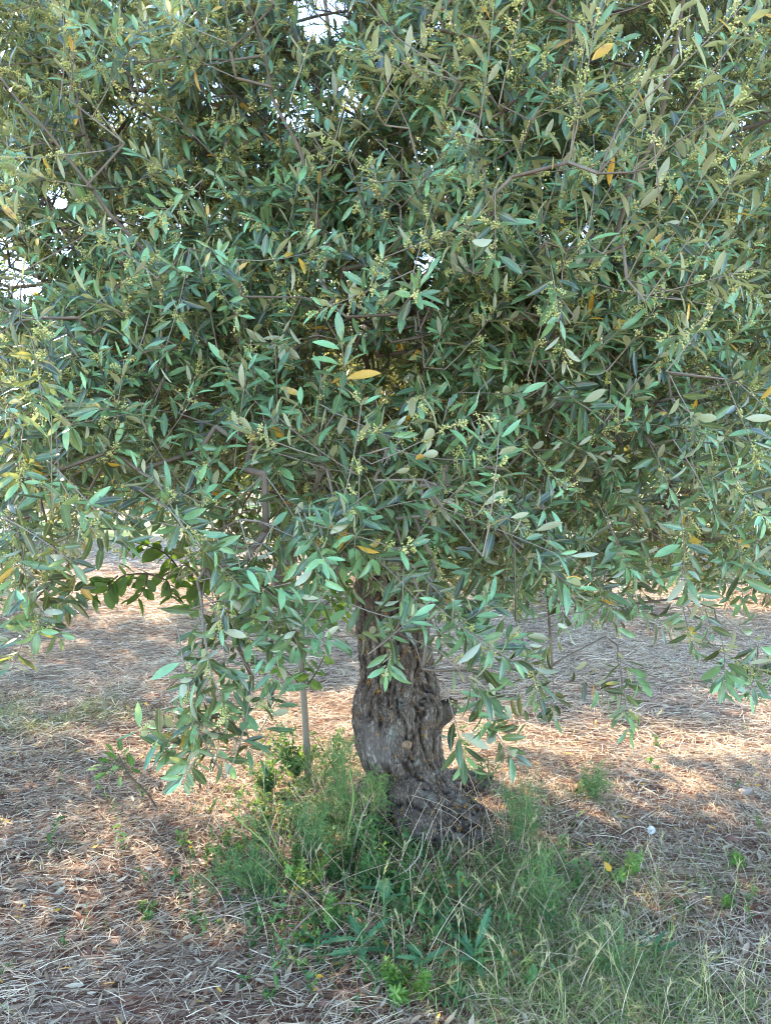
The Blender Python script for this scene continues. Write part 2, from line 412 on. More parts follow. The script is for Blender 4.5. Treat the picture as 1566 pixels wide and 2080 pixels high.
# ================================================================= GROUND
def fnoise(x, y, s, o=0.0):
    """cheap smooth value noise on arrays"""
    x = np.asarray(x) * s + o * 17.3; y = np.asarray(y) * s + o * 5.7
    xi = np.floor(x).astype(np.int64); yi = np.floor(y).astype(np.int64); fx = x - xi; fy = y - yi
    fx = fx * fx * (3 - 2 * fx); fy = fy * fy * (3 - 2 * fy)
    def h(a, b):
        n = (a * 374761393 + b * 668265263) & 0x7fffffff
        n = ((n ^ (n >> 13)) * 1274126177) & 0x7fffffff
        return ((n ^ (n >> 16)) & 0xffff) / 65535.0
    return (h(xi, yi) * (1 - fx) + h(xi + 1, yi) * fx) * (1 - fy) + (h(xi, yi + 1) * (1 - fx) + h(xi + 1, yi + 1) * fx) * fy
n = 420
u = np.linspace(-1, 1, n)
gx = np.sinh(u * 4.6) / math.sinh(4.6) * 160
gy = 3.2 + np.sinh(np.linspace(-0.8, 1, n) * 4.6) / math.sinh(4.6) * 230
X, Y = np.meshgrid(gx, gy)
clod = (fnoise(X, Y, 14) - 0.5) * 0.022 + (fnoise(X, Y, 34, 1) - 0.5) * 0.014 + (fnoise(X, Y, 4, 2) - 0.5) * 0.03
Z = gh(X, Y) + clod * np.exp(-((X / 9) ** 2 + ((Y - 4) / 9) ** 2)) - 0.006
idx = np.arange(n * n).reshape(n, n)
q = np.stack([idx[:-1, :-1], idx[:-1, 1:], idx[1:, 1:], idx[1:, :-1]], -1).reshape(-1, 4)
mb = MB(); mb.add(np.stack([X, Y, Z], -1).reshape(-1, 3), q, np.full(len(q), 4))
M_SOIL = soil_mat()
mb.obj('ground', M_SOIL, kind='structure')

# dry straw lying all over the ground
def ground_scatter(N, ymin, ymax, dens=None, margin=0.6):
    """uniform over the visible ground wedge"""
    out = []
    got = 0
    while got < N:
        y = np.sqrt(rng.uniform(ymin ** 2, ymax ** 2, N)); x = rng.uniform(-1, 1, N) * (y * 0.52 + margin)
        k = np.ones(N, bool) if dens is None else rng.random(N) < dens(x, y)
        out.append(np.stack([x[k], y[k]], 1)); got += k.sum()
    return np.concatenate(out)[:N]
def straw_density(x, y):
    px, py, _ = project(np.stack([x, y, 0 * x], -1))
    d = 0.25 + 0.75 * fnoise(x, y, 1.6, 3) + 0.5 * fnoise(x, y, 6.0, 7)
    bare = np.exp(-(((px - 230) / 420) ** 2 + ((py - 1780) / 330) ** 2))
    d = d - 0.62 * bare
    weeds = np.exp(-(((px - 760) / 200) ** 2 + ((py - 1850) / 160) ** 2))
    d = d - 0.3 * weeds
    tr = ((x - 0.1) / 0.26) ** 2 + ((y - 3.45) / 0.26) ** 2 < 1
    return np.where(tr, 0, np.clip(d, 0.12, 1))
mb = MB()
for (N, y0, y1, W, L0, L1) in ((52000, 1.9, 4.2, 0.0017, 0.02, 0.13), (66000, 4.0, 8.0, 0.0027, 0.04, 0.18), (40000, 7.5, 15.0, 0.007, 0.08, 0.26)):
    xy = ground_scatter(N, y0, y1, straw_density)
    th = rng.uniform(0, 2 * math.pi, N) + 0
    th = np.where(rng.random(N) < 0.5, th, rng.normal(0.1, 0.6, N) + 1.5 * fnoise(xy[:, 0], xy[:, 1], 0.8, 5))
    el = np.abs(rng.normal(0, 0.13, N)) * np.where(rng.random(N) < 0.06, 4, 1)
    L = L0 + (L1 - L0) * rng.random(N) ** 1.8
    d = np.stack([np.cos(th) * np.cos(el), np.sin(th) * np.cos(el), np.sin(el)], 1)
    p = np.stack([xy[:, 0], xy[:, 1], gh(xy[:, 0], xy[:, 1]) + rng.random(N) ** 2 * 0.022 + 0.001], 1)
    bend = np.stack([rng.normal(0, 0.12, N), rng.normal(0, 0.12, N), -el * 0.9 + rng.normal(0, 0.03, N)], 1) * L[:, None]
    t = np.clip(0.62 + rng.normal(0, 0.2, N) - 0.12 * (fnoise(xy[:, 0], xy[:, 1], 2.2, 9) < 0.35), 0, 1)
    tl = rng.uniform(-0.9, 0.9, N)
    sd_ = np.cross(d, np.array([0, 0, 1.0])); sd_ = norm(sd_ * np.cos(tl)[:, None] + np.array([0, 0, 1.0]) * np.sin(tl)[:, None])
    add_ribbons(mb, p, d, L, W * rng.uniform(0.6, 1.5, N), bend, np.stack([t, 0 * t, 0 * t], 1), side=sd_, K=4, taper=False)
mb.obj('dry_straw', M_STRAW, smooth=False, kind='stuff', label='pale dry straw and cut stalks strewn over the red soil', category='straw')

# fallen leaves
mb = MB()
N = 7500
xy = ground_scatter(N, 1.9, 5.0, lambda x, y: np.clip(1.1 - y * 0.18 + (x < 0.2) * 0.3, 0.05, 1))
th = rng.uniform(0, 6.28, N); a = np.stack([np.cos(th), np.sin(th), rng.normal(0, 0.15, N)], 1)
nn = norm(np.stack([rng.normal(0, 0.4, N), rng.normal(0, 0.4, N), np.ones(N)], 1)) * np.where(rng.random(N) < 0.5, 1, -1)[:, None]
p = np.stack([xy[:, 0], xy[:, 1], gh(xy[:, 0], xy[:, 1]) + 0.006 + 0.014 * rng.random(N)], 1)
L = rng.uniform(0.028, 0.062, N)
t = np.where(rng.random(N) < 0.035, 1.0, rng.uniform(0.05, 0.85, N))
add_leaves(mb, T_MID, p, a, nn, L, L * rng.uniform(0.2, 0.3, N), rng.normal(0, 0.25, N), np.stack([t, 0 * t], 1), fold=0.2)
mb.obj('leaf_litter', M_LITTER, kind='stuff', label='fallen dry olive leaves scattered on the soil', category='leaf litter')

# ================================================================= THE OLIVE TREE
TX, TY = 0.06, 3.3
tree = thing('olive_tree', (TX, TY, 0.0), 'large old olive tree with gnarled lichen-spotted trunk and low hanging leafy branches filling the view', 'olive tree')
D = 3.3
def prof(c, n, sides=20, squash=0.9):
    """loft from list of (px,py,depth,radius m)"""
    pts = np.array([[*P(a, b, d), r] for a, b, d, r in c]); s = spline(pts, n); return s[:, :3], s[:, 3]
tb = MB()
def closed_tube(pts, rad, sides=18):
    an = np.arange(sides) * 2 * math.pi / sides
    add_tubes(tb, pts[None], rad[None], sides)
    # start cap
    o = tb.nv - len(pts) * sides
    tb.l.append(np.arange(sides)[::-1] + o); tb.n.append(np.array([sides], np.int32)); tb.m.append(np.array([0], np.int32))
k = D / F
trunk_sec = [(800, 1010), (0, 0)]
rows = [(1760, 860, 150), (1700, 862, 132), (1650, 852, 106), (1610, 840, 90), (1570, 828, 80), (1520, 814, 86), (1470, 808, 92), (1430, 808, 92), (1395, 808, 84), (1360, 806, 74), (1310, 802, 73), (1250, 797, 73), (1190, 793, 73), (1130, 795, 73), (1080, 785, 82), (1030, 780, 86), (1000, 778, 60)]
pts, rad = prof([(x, y, D, hw * k) for y, x, hw in rows], 60)
closed_tube(pts, rad, 24)
def root(c, n=16): closed_tube(*prof(c, n), 14)
root([(858, 1575, 3.26, .07), (885, 1625, 3.20, .075), (925, 1672, 3.14, .085), (965, 1715, 3.08, .065), (1010, 1765, 3.02, .025)])
root([(870, 1590, 3.30, .07), (920, 1640, 3.28, .065), (980, 1675, 3.24, .06), (1035, 1715, 3.2, .025)])
root([(840, 1580, 3.22, .10), (850, 1650, 3.12, .11), (865, 1720, 3.05, .09), (885, 1780, 2.98, .03)])
root([(800, 1580, 3.26, .09), (780, 1650, 3.18, .10), (750, 1710, 3.10, .09), (715, 1770, 3.02, .03)])
root([(800, 1580, 3.4, .1), (740, 1630, 3.5, .09), (690, 1650, 3.6, .03)])
root([(870, 1600, 3.4, .08), (960, 1600, 3.6, .09), (1010, 1610, 3.8, .03)])
# burl on the left, swellings
for (x, y, d, r, sq) in ((764, 1500, 3.17, .10, (.95, .8, 1.25)), (770, 1540, 3.15, .075, (1, .8, .8)), (745, 1430, 3.24, .08, (.75, .8, 1.2)), (800, 1450, 3.15, .075, (1.1, .6, .9)), (865, 1440, 3.18, .085, (.9, .8, 1.1)),
                         (845, 1335, 3.17, .07, (1, .6, .9)), (810, 1555, 3.14, .055, (1.2, .8, .8)), (930, 1695, 3.07, .06, (1.2, .9, .9)), (745, 1700, 3.12, .07, (1, .9, 1))):
    ico(tb, P(x, y, d), r, squash=sq, n=8)
# the limbs' first stretch, merged with the trunk
root([(790, 1090, 3.4, .13), (740, 1050, 3.38, .125), (680, 1005, 3.34, .115), (620, 955, 3.3, .105), (560, 905, 3.3, .09), (520, 860, 3.3, .07)], 20)
root([(790, 1090, 3.4, .13), (812, 1020, 3.45, .12), (825, 950, 3.5, .11), (840, 860, 3.6, .09)], 20)
root([(800, 1080, 3.4, .12), (860, 990, 3.46, .105), (920, 890, 3.5, .10), (965, 800, 3.5, .09), (985, 720, 3.5, .08), (1000, 620, 3.45, .065)], 20)
root([(820, 1140, 3.45, .11), (900, 1092, 3.48, .08), (1000, 1088, 3.5, .06), (1080, 1075, 3.6, .05)], 16)
me = tb.mesh('trunk_raw', M_BARK)
tmp = bpy.data.objects.new('trunk_raw', me); C.objects.link(tmp)
md = tmp.modifiers.new('r', 'REMESH'); md.mode = 'VOXEL'; md.voxel_size = 0.0075
ms = tmp.modifiers.new('s', 'SMOOTH'); ms.iterations = 9; ms.factor = 0.6
dg = bpy.context.evaluated_depsgraph_get()
tm = bpy.data.meshes.new_from_object(tmp.evaluated_get(dg))
bpy.data.objects.remove(tmp)
nv = len(tm.vertices)
co = np.empty(nv * 3, np.float32); tm.vertices.foreach_get('co', co); co = co.reshape(-1, 3)
no = np.empty(nv * 3, np.float32); tm.vertices.foreach_get('normal', no) if hasattr(tm.vertices, 'foreach_get') else None; no = no.reshape(-1, 3)
burl = P(758, 1520, 3.12)
disp = np.zeros(nv); fis = np.zeros(nv); bw = np.zeros(nv)
for i in range(nv):
    x, y, z = map(float, co[i])
    a, b = x - TX, y - TY
    rho = math.hypot(a, b) + 1e-4; al = z - rho * 1.1
    tw = math.atan2(b, a) + al * .9; k_ = .2
    xr, yr = math.cos(tw) * k_, math.sin(tw) * k_
    wob = mnoise.noise(Vector((x * 9, y * 9, z * 9))) * 0.5
    r1 = abs(mnoise.noise(Vector((xr * 22 + wob, yr * 22 + wob, al * 4.5))))
    r2 = abs(mnoise.noise(Vector((xr * 48 + wob * 2, yr * 48, al * 13 + 7))))
    r3 = abs(mnoise.noise(Vector((xr * 90 + wob * 2, yr * 90, al * 30 + 3))))
    f = min(1.0, r1 * 3.2) * 0.4 + min(1.0, r2 * 2.8) * 0.35 + min(1.0, r3 * 2.6) * 0.25
    db = math.sqrt((x - burl[0]) ** 2 + (y - burl[1]) ** 2 + (z - burl[2]) ** 2)
    g = max(0.0, min(1.0, (0.11 - db + 0.06 * mnoise.noise(Vector((x * 14, y * 14, z * 9)))) / 0.05))
    kn = mnoise.noise(Vector((x * 6, y * 6, z * 5)))
    disp[i] = (f - 0.62) * 0.024 * (1 - 0.8 * g) + kn * 0.016 + mnoise.noise(Vector((x * 15, y * 15, z * 11))) * 0.008 + mnoise.noise(Vector((x * 90, y * 90, z * 60))) * 0.003 * (1 - g)
    fis[i] = f; bw[i] = g
co = co + no * disp[:, None].astype(np.float32)
tm.vertices.foreach_set('co', co.ravel())
for a in list(tm.attributes):
    if a.name == 'tint': tm.attributes.remove(a)
at = tm.attributes.new('tint', 'FLOAT_COLOR', 'POINT')
at.data.foreach_set('color', np.stack([fis, bw, 0 * fis, np.ones(nv)], 1).astype(np.float32).ravel())
tm.polygons.foreach_set('use_smooth', np.ones(len(tm.polygons), bool))
tm.materials.clear(); tm.materials.append(M_BARK); tm.name = 'trunk'
tm.update()
trunk = bpy.data.objects.new('trunk', tm); C.objects.link(trunk); trunk.parent = tree; trunk.location = (-TX, -TY, 0)
# sawn stub on the right, knot in the middle
def stub(pl, r, label, name='branch_stub'):
    b = MB(); s = np.array(pl); m = len(s)
    t = spline(np.column_stack([s, r]), 14)
    for i in range(14): t[i, :3] += np.array([mnoise.noise(Vector((i * .7, 1, 2))), mnoise.noise(Vector((i * .7, 5, 2))), 0]) * 0.006
    tube(b, t[:, :3], t[:, 3], 14)
    b.obj(name, M_BARK if name != 'pruning_knot' else M_WOODCUT, trunk, label=label)
stub([P(870, 1470, 3.24), P(898, 1448, 3.22), P(908, 1440, 3.2), P(914, 1428, 3.2), P(912, 1422, 3.2)], [.055, .048, .042, .034, .012], 'short dark stub of a cut branch on the right of the trunk')
stub([P(826, 1513, 3.18), P(826, 1512, 3.07), P(826, 1512, 3.06)], [.026, .015, .008], 'small round pale pruning knot', 'pruning_knot')

# ---- limbs: (name, attach limb, [(px,py,depth)...], r0, r1)
LIMBS = [
 ('a', [(560, 905, 3.3), (520, 860, 3.3), (430, 760, 3.3), (330, 640, 3.2), (250, 500, 3.7), (225, 390, 4.0), (170, 260, 4.3), (150, 100, 4.4)], .030, .004),
 ('b', [(560, 905, 3.3), (505, 770, 3.6), (480, 600, 3.7), (468, 420, 3.6), (468, 320, 3.5), (472, 200, 3.5), (440, 160, 3.45), (395, 130, 3.4), (350, 20, 3.3), (330, -150, 3.2)], .032, .009),
 ('c', [(840, 860, 3.6), (852, 700, 3.7), (840, 560, 3.8), (800, 350, 3.8), (790, 100, 3.7), (770, -200, 3.6), (740, -450, 3.5)], .038, .008),
 ('d', [(1000, 620, 3.45), (1050, 450, 3.8), (1110, 280, 4.1), (1180, 80, 4.2), (1220, -150, 4.1)], .026, .005),
 ('e', [(985, 730, 3.5), (1060, 698, 3.4), (1140, 672, 3.3), (1230, 668, 3.2), (1350, 640, 3.1), (1500, 590, 3.0), (1700, 520, 2.9)], .045, .015),
 ('f', [(1080, 1075, 3.6), (1180, 1055, 3.6), (1230, 1085, 3.55), (1262, 1112, 3.5), (1315, 1108, 3.45), (1358, 1035, 3.4), (1376, 930, 3.35), (1400, 800, 3.3), (1460, 650, 3.2), (1520, 500, 3.1)], .045, .014),
 ('g', [(840, 880, 3.6), (800, 780, 4.2), (740, 640, 4.7), (700, 450, 5.0), (680, 200, 5.1), (660, -50, 5.1)], .05, .012),
 ('h', [(852, 715, 3.65), (800, 650, 3.0), (740, 634, 2.7), (690, 633, 2.6), (655, 641, 2.55), (612, 685, 2.45), (580, 745, 2.35), (540, 830, 2.2)], .030, .010),
 ('i', [(780, 1010, 3.3), (765, 900, 2.8), (740, 760, 2.4), (700, 600, 2.1), (640, 420, 1.9), (560, 200, 1.9), (500, 0, 1.9)], .015, .003),
 ('j', [(860, 985, 3.4), (960, 900, 2.8), (1050, 800, 2.3), (1150, 650, 2.0), (1260, 450, 1.75), (1350, 200, 1.6), (1400, -50, 1.5)], .015, .003),
 ('k', [(600, 935, 3.25), (480, 900, 3.0), (330, 860, 2.75), (180, 850, 2.5), (40, 880, 2.3), (-120, 900, 2.2)], .015, .003),
 ('l', [(700, 1010, 3.3), (650, 950, 2.9), (560, 850, 2.4), (440, 700, 2.1), (300, 520, 1.95), (160, 350, 1.9), (0, 150, 1.9)], .015, .003),
 ('m', [(520, 860, 3.3), (400, 780, 3.9), (260, 640, 4.4), (120, 450, 4.6), (0, 200, 4.6)], .05, .014),
 ('n', [(990, 700, 3.5), (1100, 620, 4.1), (1230, 480, 4.5), (1350, 300, 4.6), (1450, 50, 4.6)], .05, .014),
]
nodes, par, nlimb, fixr = [], [], [], []
def add_node(p, pa, lb, fr=0.0):
    nodes.append(np.asarray(p, float)); par.append(pa); nlimb.append(lb); fixr.append(fr); return len(nodes) - 1
limb_chains = []
for li, (nm, c, r0, r1) in enumerate(LIMBS):
    pts = np.array([P(*q) for q in c]); m = max(8, int(np.linalg.norm(np.diff(pts, axis=0), axis=1).sum() / 0.1))
    s = spline(pts, m)
    wig = np.array([[mnoise.noise(Vector((j * .5, li * 3.1, q))) for q in range(3)] for j in range(m)]) * 0.025
    wig[0] = 0
    s = s + wig
    pa = -1; ch = []
    for j in range(m):
        pa = add_node(s[j], pa, li, r0 + (r1 - r0) * (j / (m - 1)) ** 0.5); ch.append(pa)
    limb_chains.append(ch)

# ---- shoots: where leafy twig tips are
CC, CR = np.array([0.05, 3.55, 2.75]), np.array([3.15, 2.3, 2.15])
LOWX = [-400, 0, 120, 165, 210, 330, 380, 430, 520, 660, 715, 760, 880, 930, 1000, 1180, 1230, 1300, 1400, 1480, 1566, 2000]
LOWY = [1200, 1210, 1190, 1120, 1060, 1060, 1110, 1150, 1170, 1160, 1160, 1160, 1160, 1180, 1210, 1210, 1200, 1160, 1190, 1150, 1220, 1200]
HOLES = [(112, 405, 34, 26, .97), (45, 575, 50, 44, .85), (135, 480, 34, 40, .6), (235, 455, 24, 24, .6), (10, 510, 22, 36, .55), (655, 35, 52, 48, .93), (600, 215, 60, 50, .5), (445, 210, 30, 40, .4), (850, 470, 16, 18, .5), (868, 530, 24, 22, .6), (700, 200, 40, 40, .45),
         (1195, 470, 16, 14, .8), (885, 50, 34, 20, .7), (925, 90, 18, 18, .6), (1285, 580, 22, 14, .6), (735, 665, 26, 22, .7), (30, 270, 30, 30, .45), (60, 310, 20, 20, .4), (240, 240, 30, 30, .4), (730, 560, 18, 14, .4), (560, 130, 40, 40, .35), (300, 180, 40, 40, .35)]
def hole_keep(p):
    px, py, _ = project(p)
    k = np.ones(len(p))
    for x, y, a, b, s in HOLES:
        q = ((px - x) / a) ** 2 + ((py - y) / b) ** 2
        k *= 1 - s * np.clip(1.7 - q, 0, 1)
    return k
def crown_points(N):
    out = []
    tot = 0
    while tot < N:
        u = rng.normal(size=(N, 3)); u = norm(u); r = rng.random((N, 1)) ** 0.42
        p = CC + u * r * CR
        p = p[(r[:, 0] > 0.35)]
        # irregular outline + clumps
        nz = np.array([mnoise.noise(Vector(q * 1.9)) for q in p])
        rr = np.linalg.norm((p - CC) / CR, axis=1)
        keep = (rng.random(len(p)) < np.clip(0.55 + nz * 2.2, 0.03, 1)) & (rr < 0.93 + 0.25 * nz)
        px, py, zc = project(p)
        inside = (px > -350) & (px < 1900) & (py > -500)
        low = np.interp(px, LOWX, LOWY) + 35 * nz
        lowz = 0.95 + 0.4 * nz
        keep &= np.where(inside & (p[:, 1] > 0.9), (py < low - 25) & (p[:, 2] > 0.95), p[:, 2] > 1.35)
        keep &= ~((p[:, 1] < 1.35) & (np.abs(p[:, 0]) < p[:, 1] * 0.5 + 0.15) & (py > -50))   # nothing right against the lens
        keep &= rng.random(len(p)) < np.where(inside, 1.0, np.where((p[:, 0] < .3) & (p[:, 2] > 2.6), 0.04, np.where(p[:, 0] < 0, .2, 0.4)))
        keep &= (rng.random(len(p)) < np.where((p[:, 1] > 4.2), 0.75, 1.0))
        keep &= rng.random(len(p)) < hole_keep(p) ** 0.7
        p = p[keep]; out.append(p); tot += len(p)
    return np.concatenate(out)[:N]
cpts = crown_points(7600)
# extra fill in the camera-facing shell
def front_points(N):
    out = []; tot = 0
    while tot < N:
        px = rng.uniform(-60, 1626, N); py = rng.uniform(-60, 1400, N)
        # distance of the front of the foliage across the photo
        base = 1.75 + 0.7 * np.clip((900 - px) / 900, 0, 1) * np.clip((750 - py) / 700, 0, 1) + 0.35 * np.clip((px - 1250) / 300, 0, 1) * np.clip((py - 900) / 300, 0, 1) - 0.25 * np.clip((px - 1000) / 500, 0, 1) * np.clip((400 - py) / 400, 0, 1)
        d = base + rng.gamma(2.0, 0.22, N)
        p = np.array([P(a, b, c) for a, b, c in zip(px, py, d)])
        nz = np.array([mnoise.noise(Vector(q * 2.6 + 4)) for q in p])
        low = np.interp(px, LOWX, LOWY)
        k = (py < low - 20 + 40 * nz) & (rng.random(N) < np.clip(0.42 + 2.4 * nz, 0.02, 1)) & (p[:, 2] > 0.85) & (rng.random(N) < hole_keep(p) ** 1.5)
        p = p[k]; out.append(p); tot += len(p)
    return np.concatenate(out)[:N]
fpts = front_points(1900)
# leafy tips traced from the photograph: x, y, distance, direction in the picture (deg), length
TIPS = [
 (540, 1240, 1.5, -70, .2), (600, 1290, 1.55, -50, .2), (660, 1200, 1.5, -70, .18), (500, 1300, 1.55, -90, .2), (470, 1260, 1.6, -110, .2), (560, 1350, 1.55, -80, .18), (680, 1310, 1.6, -50, .16), (430, 1420, 1.5, -80, .18), (490, 1400, 1.55, -70, .18), (400, 1500, 1.5, -90, .16), (840, 1200, 1.55, -40, .16),
 (700, 1160, 1.6, -80, .16), (790, 1140, 1.55, -20, .18), (730, 1110, 1.5, -90, .18), (850, 1110, 1.5, 10, .18),
 (100, 885, 1.5, 80, .2), (140, 905, 1.55, -60, .16), (490, 885, 1.6, 165, .16), (560, 870, 1.62, 150, .2), (640, 868, 1.7, 120, .2), (755, 855, 1.5, 70, .2), (800, 905, 1.55, -30, .2), (860, 905, 1.5, 40, .2), (855, 1000, 1.5, 20, .2), (930, 960, 1.5, 60, .2),
 (960, 900, 1.6, 60, .2), (1010, 895, 1.65, 30, .2), (1000, 985, 1.5, -20, .22), (1060, 930, 1.6, 20, .2), (1045, 1060, 1.5, -25, .2), (1110, 1110, 1.5, -20, .22), (1150, 1140, 1.55, -40, .2), (1180, 1210, 1.6, -40, .18), (1200, 1275, 1.7, -60, .18),
 (1190, 865, 1.7, -60, .2), (1120, 575, 1.6, 80, .2), (1105, 830, 1.8, 20, .2), (1150, 650, 1.5, -80, .18), (1345, 690, 1.6, 60, .2), (1440, 930, 1.6, -70, .2), (1480, 1050, 1.6, -60, .2), (1500, 990, 1.7, -30, .2), (1370, 600, 1.6, 50, .2), (1230, 680, 1.7, 40, .2),
 (1455, 400, 1.35, 60, .2), (1300, 330, 1.5, 50, .2), (1370, 350, 1.45, 70, .2), (1240, 270, 1.5, 80, .2), (1160, 330, 1.6, 100, .2), (1100, 260, 1.6, 60, .2), (980, 330, 1.6, 110, .2), (950, 390, 1.55, 60, .2), (830, 380, 1.7, 130, .2), (1010, 60, 1.5, 80, .2), (1220, 70, 1.35, 80, .2), (1480, 80, 1.2, 60, .2), (1530, 180, 1.2, 30, .2), (1540, 550, 1.4, 10, .2), (1390, 140, 1.3, 50, .2), (1330, 190, 1.4, 100, .2), (880, 60, 1.6, 60, .2), (740, 60, 1.6, 120, .2), (700, 130, 1.7, 80, .2),
 (1070, 480, 1.6, 120, .2), (1010, 520, 1.5, -90, .15), (1030, 640, 1.7, 40, .18), (760, 790, 1.8, 100, .18), (345, 520, 1.75, 80, .2), (240, 560, 1.8, 120, .2), (300, 560, 1.8, 40, .2), (360, 600, 1.8, 10, .2), (200, 610, 1.8, 150, .2), (540, 620, 1.8, 60, .2), (600, 540, 1.9, 120, .2), (480, 700, 1.8, 100, .2), (490, 780, 1.7, 80, .2), (440, 760, 1.75, 140, .2), (400, 840, 1.7, 40, .2), (280, 870, 1.7, 120, .2), (230, 870, 1.7, 60, .2), (270, 910, 1.7, 20, .2), (640, 760, 1.8, 90, .18), (60, 700, 1.8, 100, .2), (110, 780, 1.7, 60, .2), (60, 1000, 1.6, -60, .2), (20, 1020, 1.6, -90, .2), (150, 1120, 1.5, -20, .2), (210, 1150, 1.5, -60, .2), (60, 310, 1.9, 100, .2), (160, 340, 2.0, 30, .2), (30, 420, 2.0, 100, .2), (350, 340, 2.1, 100, .2),
 (440, 1020, 1.6, 60, .2), (450, 1100, 1.5, -30, .2), (400, 1010, 1.6, 20, .2), (230, 1055, 1.5, 170, .2), (300, 1080, 1.6, -20, .2), (560, 1010, 1.7, -80, .2), (620, 1050, 1.5, 160, .2), (700, 1050, 1.5, 60, .2), (755, 1075, 1.5, 40, .18), (690, 1130, 1.5, -20, .2), (640, 1100, 1.6, -50, .2),
 (455, 1190, 1.45, -50, .2), (560, 1180, 1.5, 20, .2), (600, 1240, 1.5, -30, .2), (500, 1230, 1.5, -60, .18), (690, 1260, 1.5, 20, .2), (640, 1215, 1.55, 40, .15), (620, 1340, 1.5, -60, .18), (590, 1330, 1.5, -120, .18), (530, 1320, 1.55, -40, .18), (440, 1300, 1.5, -100, .2), (450, 1370, 1.5, -80, .18), (395, 1420, 1.5, -110, .18), (400, 1340, 1.55, -90, .2),
 (550, 1435, 1.45, 20, .16), (580, 1400, 1.5, 60, .15), (530, 1560, 1.5, -40, .15), (440, 1490, 1.45, -80, .2), (365, 1570, 1.5, -140, .16), (330, 1520, 1.55, 170, .16), (425, 1620, 1.45, -70, .18), (350, 1470, 1.5, 160, .16),
 (760, 1290, 1.7, 10, .12), (785, 1385, 1.45, -100, .10), (840, 1265, 1.4, 40, .12), (870, 1300, 1.45, -20, .18), (820, 1280, 1.5, -90, .12), (935, 1290, 1.7, -70, .18), (900, 1350, 1.65, -80, .16), (960, 1330, 1.6, -60, .2), (1045, 1375, 1.45, -40, .2), (1080, 1350, 1.5, 10, .2), (1000, 1270, 1.5, 20, .18), (1100, 1400, 1.6, -70, .15),
 (985, 1450, 1.5, -150, .12), (1010, 1500, 1.5, -70, .14), (1040, 1555, 1.5, -60, .14), (1130, 1470, 2.1, -90, .16), (1290, 1480, 2.0, -80, .18), (1300, 1400, 2.0, -60, .16), (1300, 1255, 2.0, -80, .2), (1240, 1250, 1.8, -70, .18), (1345, 1290, 1.9, -40, .2), (1400, 1200, 1.7, -90, .2), (1450, 1240, 1.8, -60, .2), (1500, 1400, 1.9, -80, .16), (1545, 1420, 2.0, -50, .18), (1400, 1330, 2.1, -90, .16), (1560, 1380, 1.9, -30, .18), (1520, 1220, 2.0, -90, .2),
 (60, 1210, 1.6, -60, .2), (20, 1240, 1.6, -100, .2), (110, 1290, 1.7, -50, .18), (70, 1330, 1.7, -80, .18), (30, 1370, 1.75, -100, .18), (130, 1230, 1.7, -30, .2), (90, 1160, 1.6, -80, .2), (10, 1160, 1.6, -90, .2),
]
shoots = []      # base, dir, length, near flag
for x, y, d, ang, ln in TIPS:
    tip = P(x, y, d); a = math.radians(ang)
    dr = norm(np.array([math.cos(a), -0.35 + random.uniform(-.2, .2), math.sin(a)]))
    shoots.append((tip - dr * ln, dr, ln, 1))
    for q in range(1):
        if (x > 700 and x < 900 and y > 1100) or (y > 1150 and x < 700 and rng.random() < .6): break
        o = rng.normal(0, .045, 3) + np.array([0, .05, .03]) * (q + 1); d2 = norm(dr + rng.normal(0, .35, 3))
        shoots.append((tip + o - d2 * ln, d2, ln, 1))
NT = len(shoots)
for p in fpts:
    o = norm((p - CC) / CR)
    dr = norm(o * np.array([.8, .8, .5]) + np.array([0, 0, 0.25 if p[2] > 1.7 else -0.35]) + rng.normal(0, 0.4, 3))
    shoots.append((p - dr * .1, dr, rng.uniform(.14, .26), 1))
for p in cpts:
    o = norm((p - CC) / CR)
    dr = norm(o * np.array([.8, .8, .6]) + np.array([0, 0, 0.35 if p[2] > 1.7 else -0.4]) + rng.normal(0, 0.45, 3))
    shoots.append((p - dr * .1, dr, rng.uniform(.14, .28), 0))
for q in range(1500):      # the well filled upper front of the crown
    while True:
        x, y, d = rng.uniform(-80, 1650), rng.uniform(-60, 700), rng.uniform(2.0, 3.2); p = P(x, y, d)
        if rng.random() < hole_keep(p[None])[0] ** 1.5 and rng.random() < .5 + 1.8 * mnoise.noise(Vector(p * 2.2)): break
    dr = norm(norm((p - CC) / CR) * np.array([.8, .8, .6]) + np.array([0, 0, 0.3]) + rng.normal(0, 0.4, 3))
    shoots.append((p - dr * .1, dr, rng.uniform(.14, .26), 0))
bases = np.array([s[0] for s in shoots])
fork = np.array([TX, TY, 1.4])
order = np.argsort(np.linalg.norm(bases - fork, axis=1))
A = np.zeros((60000, 3)); plen = np.full(60000, 0.0); A[:len(nodes)] = np.array(nodes)
for ch in limb_chains:
    for j, i in enumerate(ch): plen[i] = j * 0.1
cnt = len(nodes)
chains = []        # (limb, [node ids]) from the junction out to the shoot base
send = {}
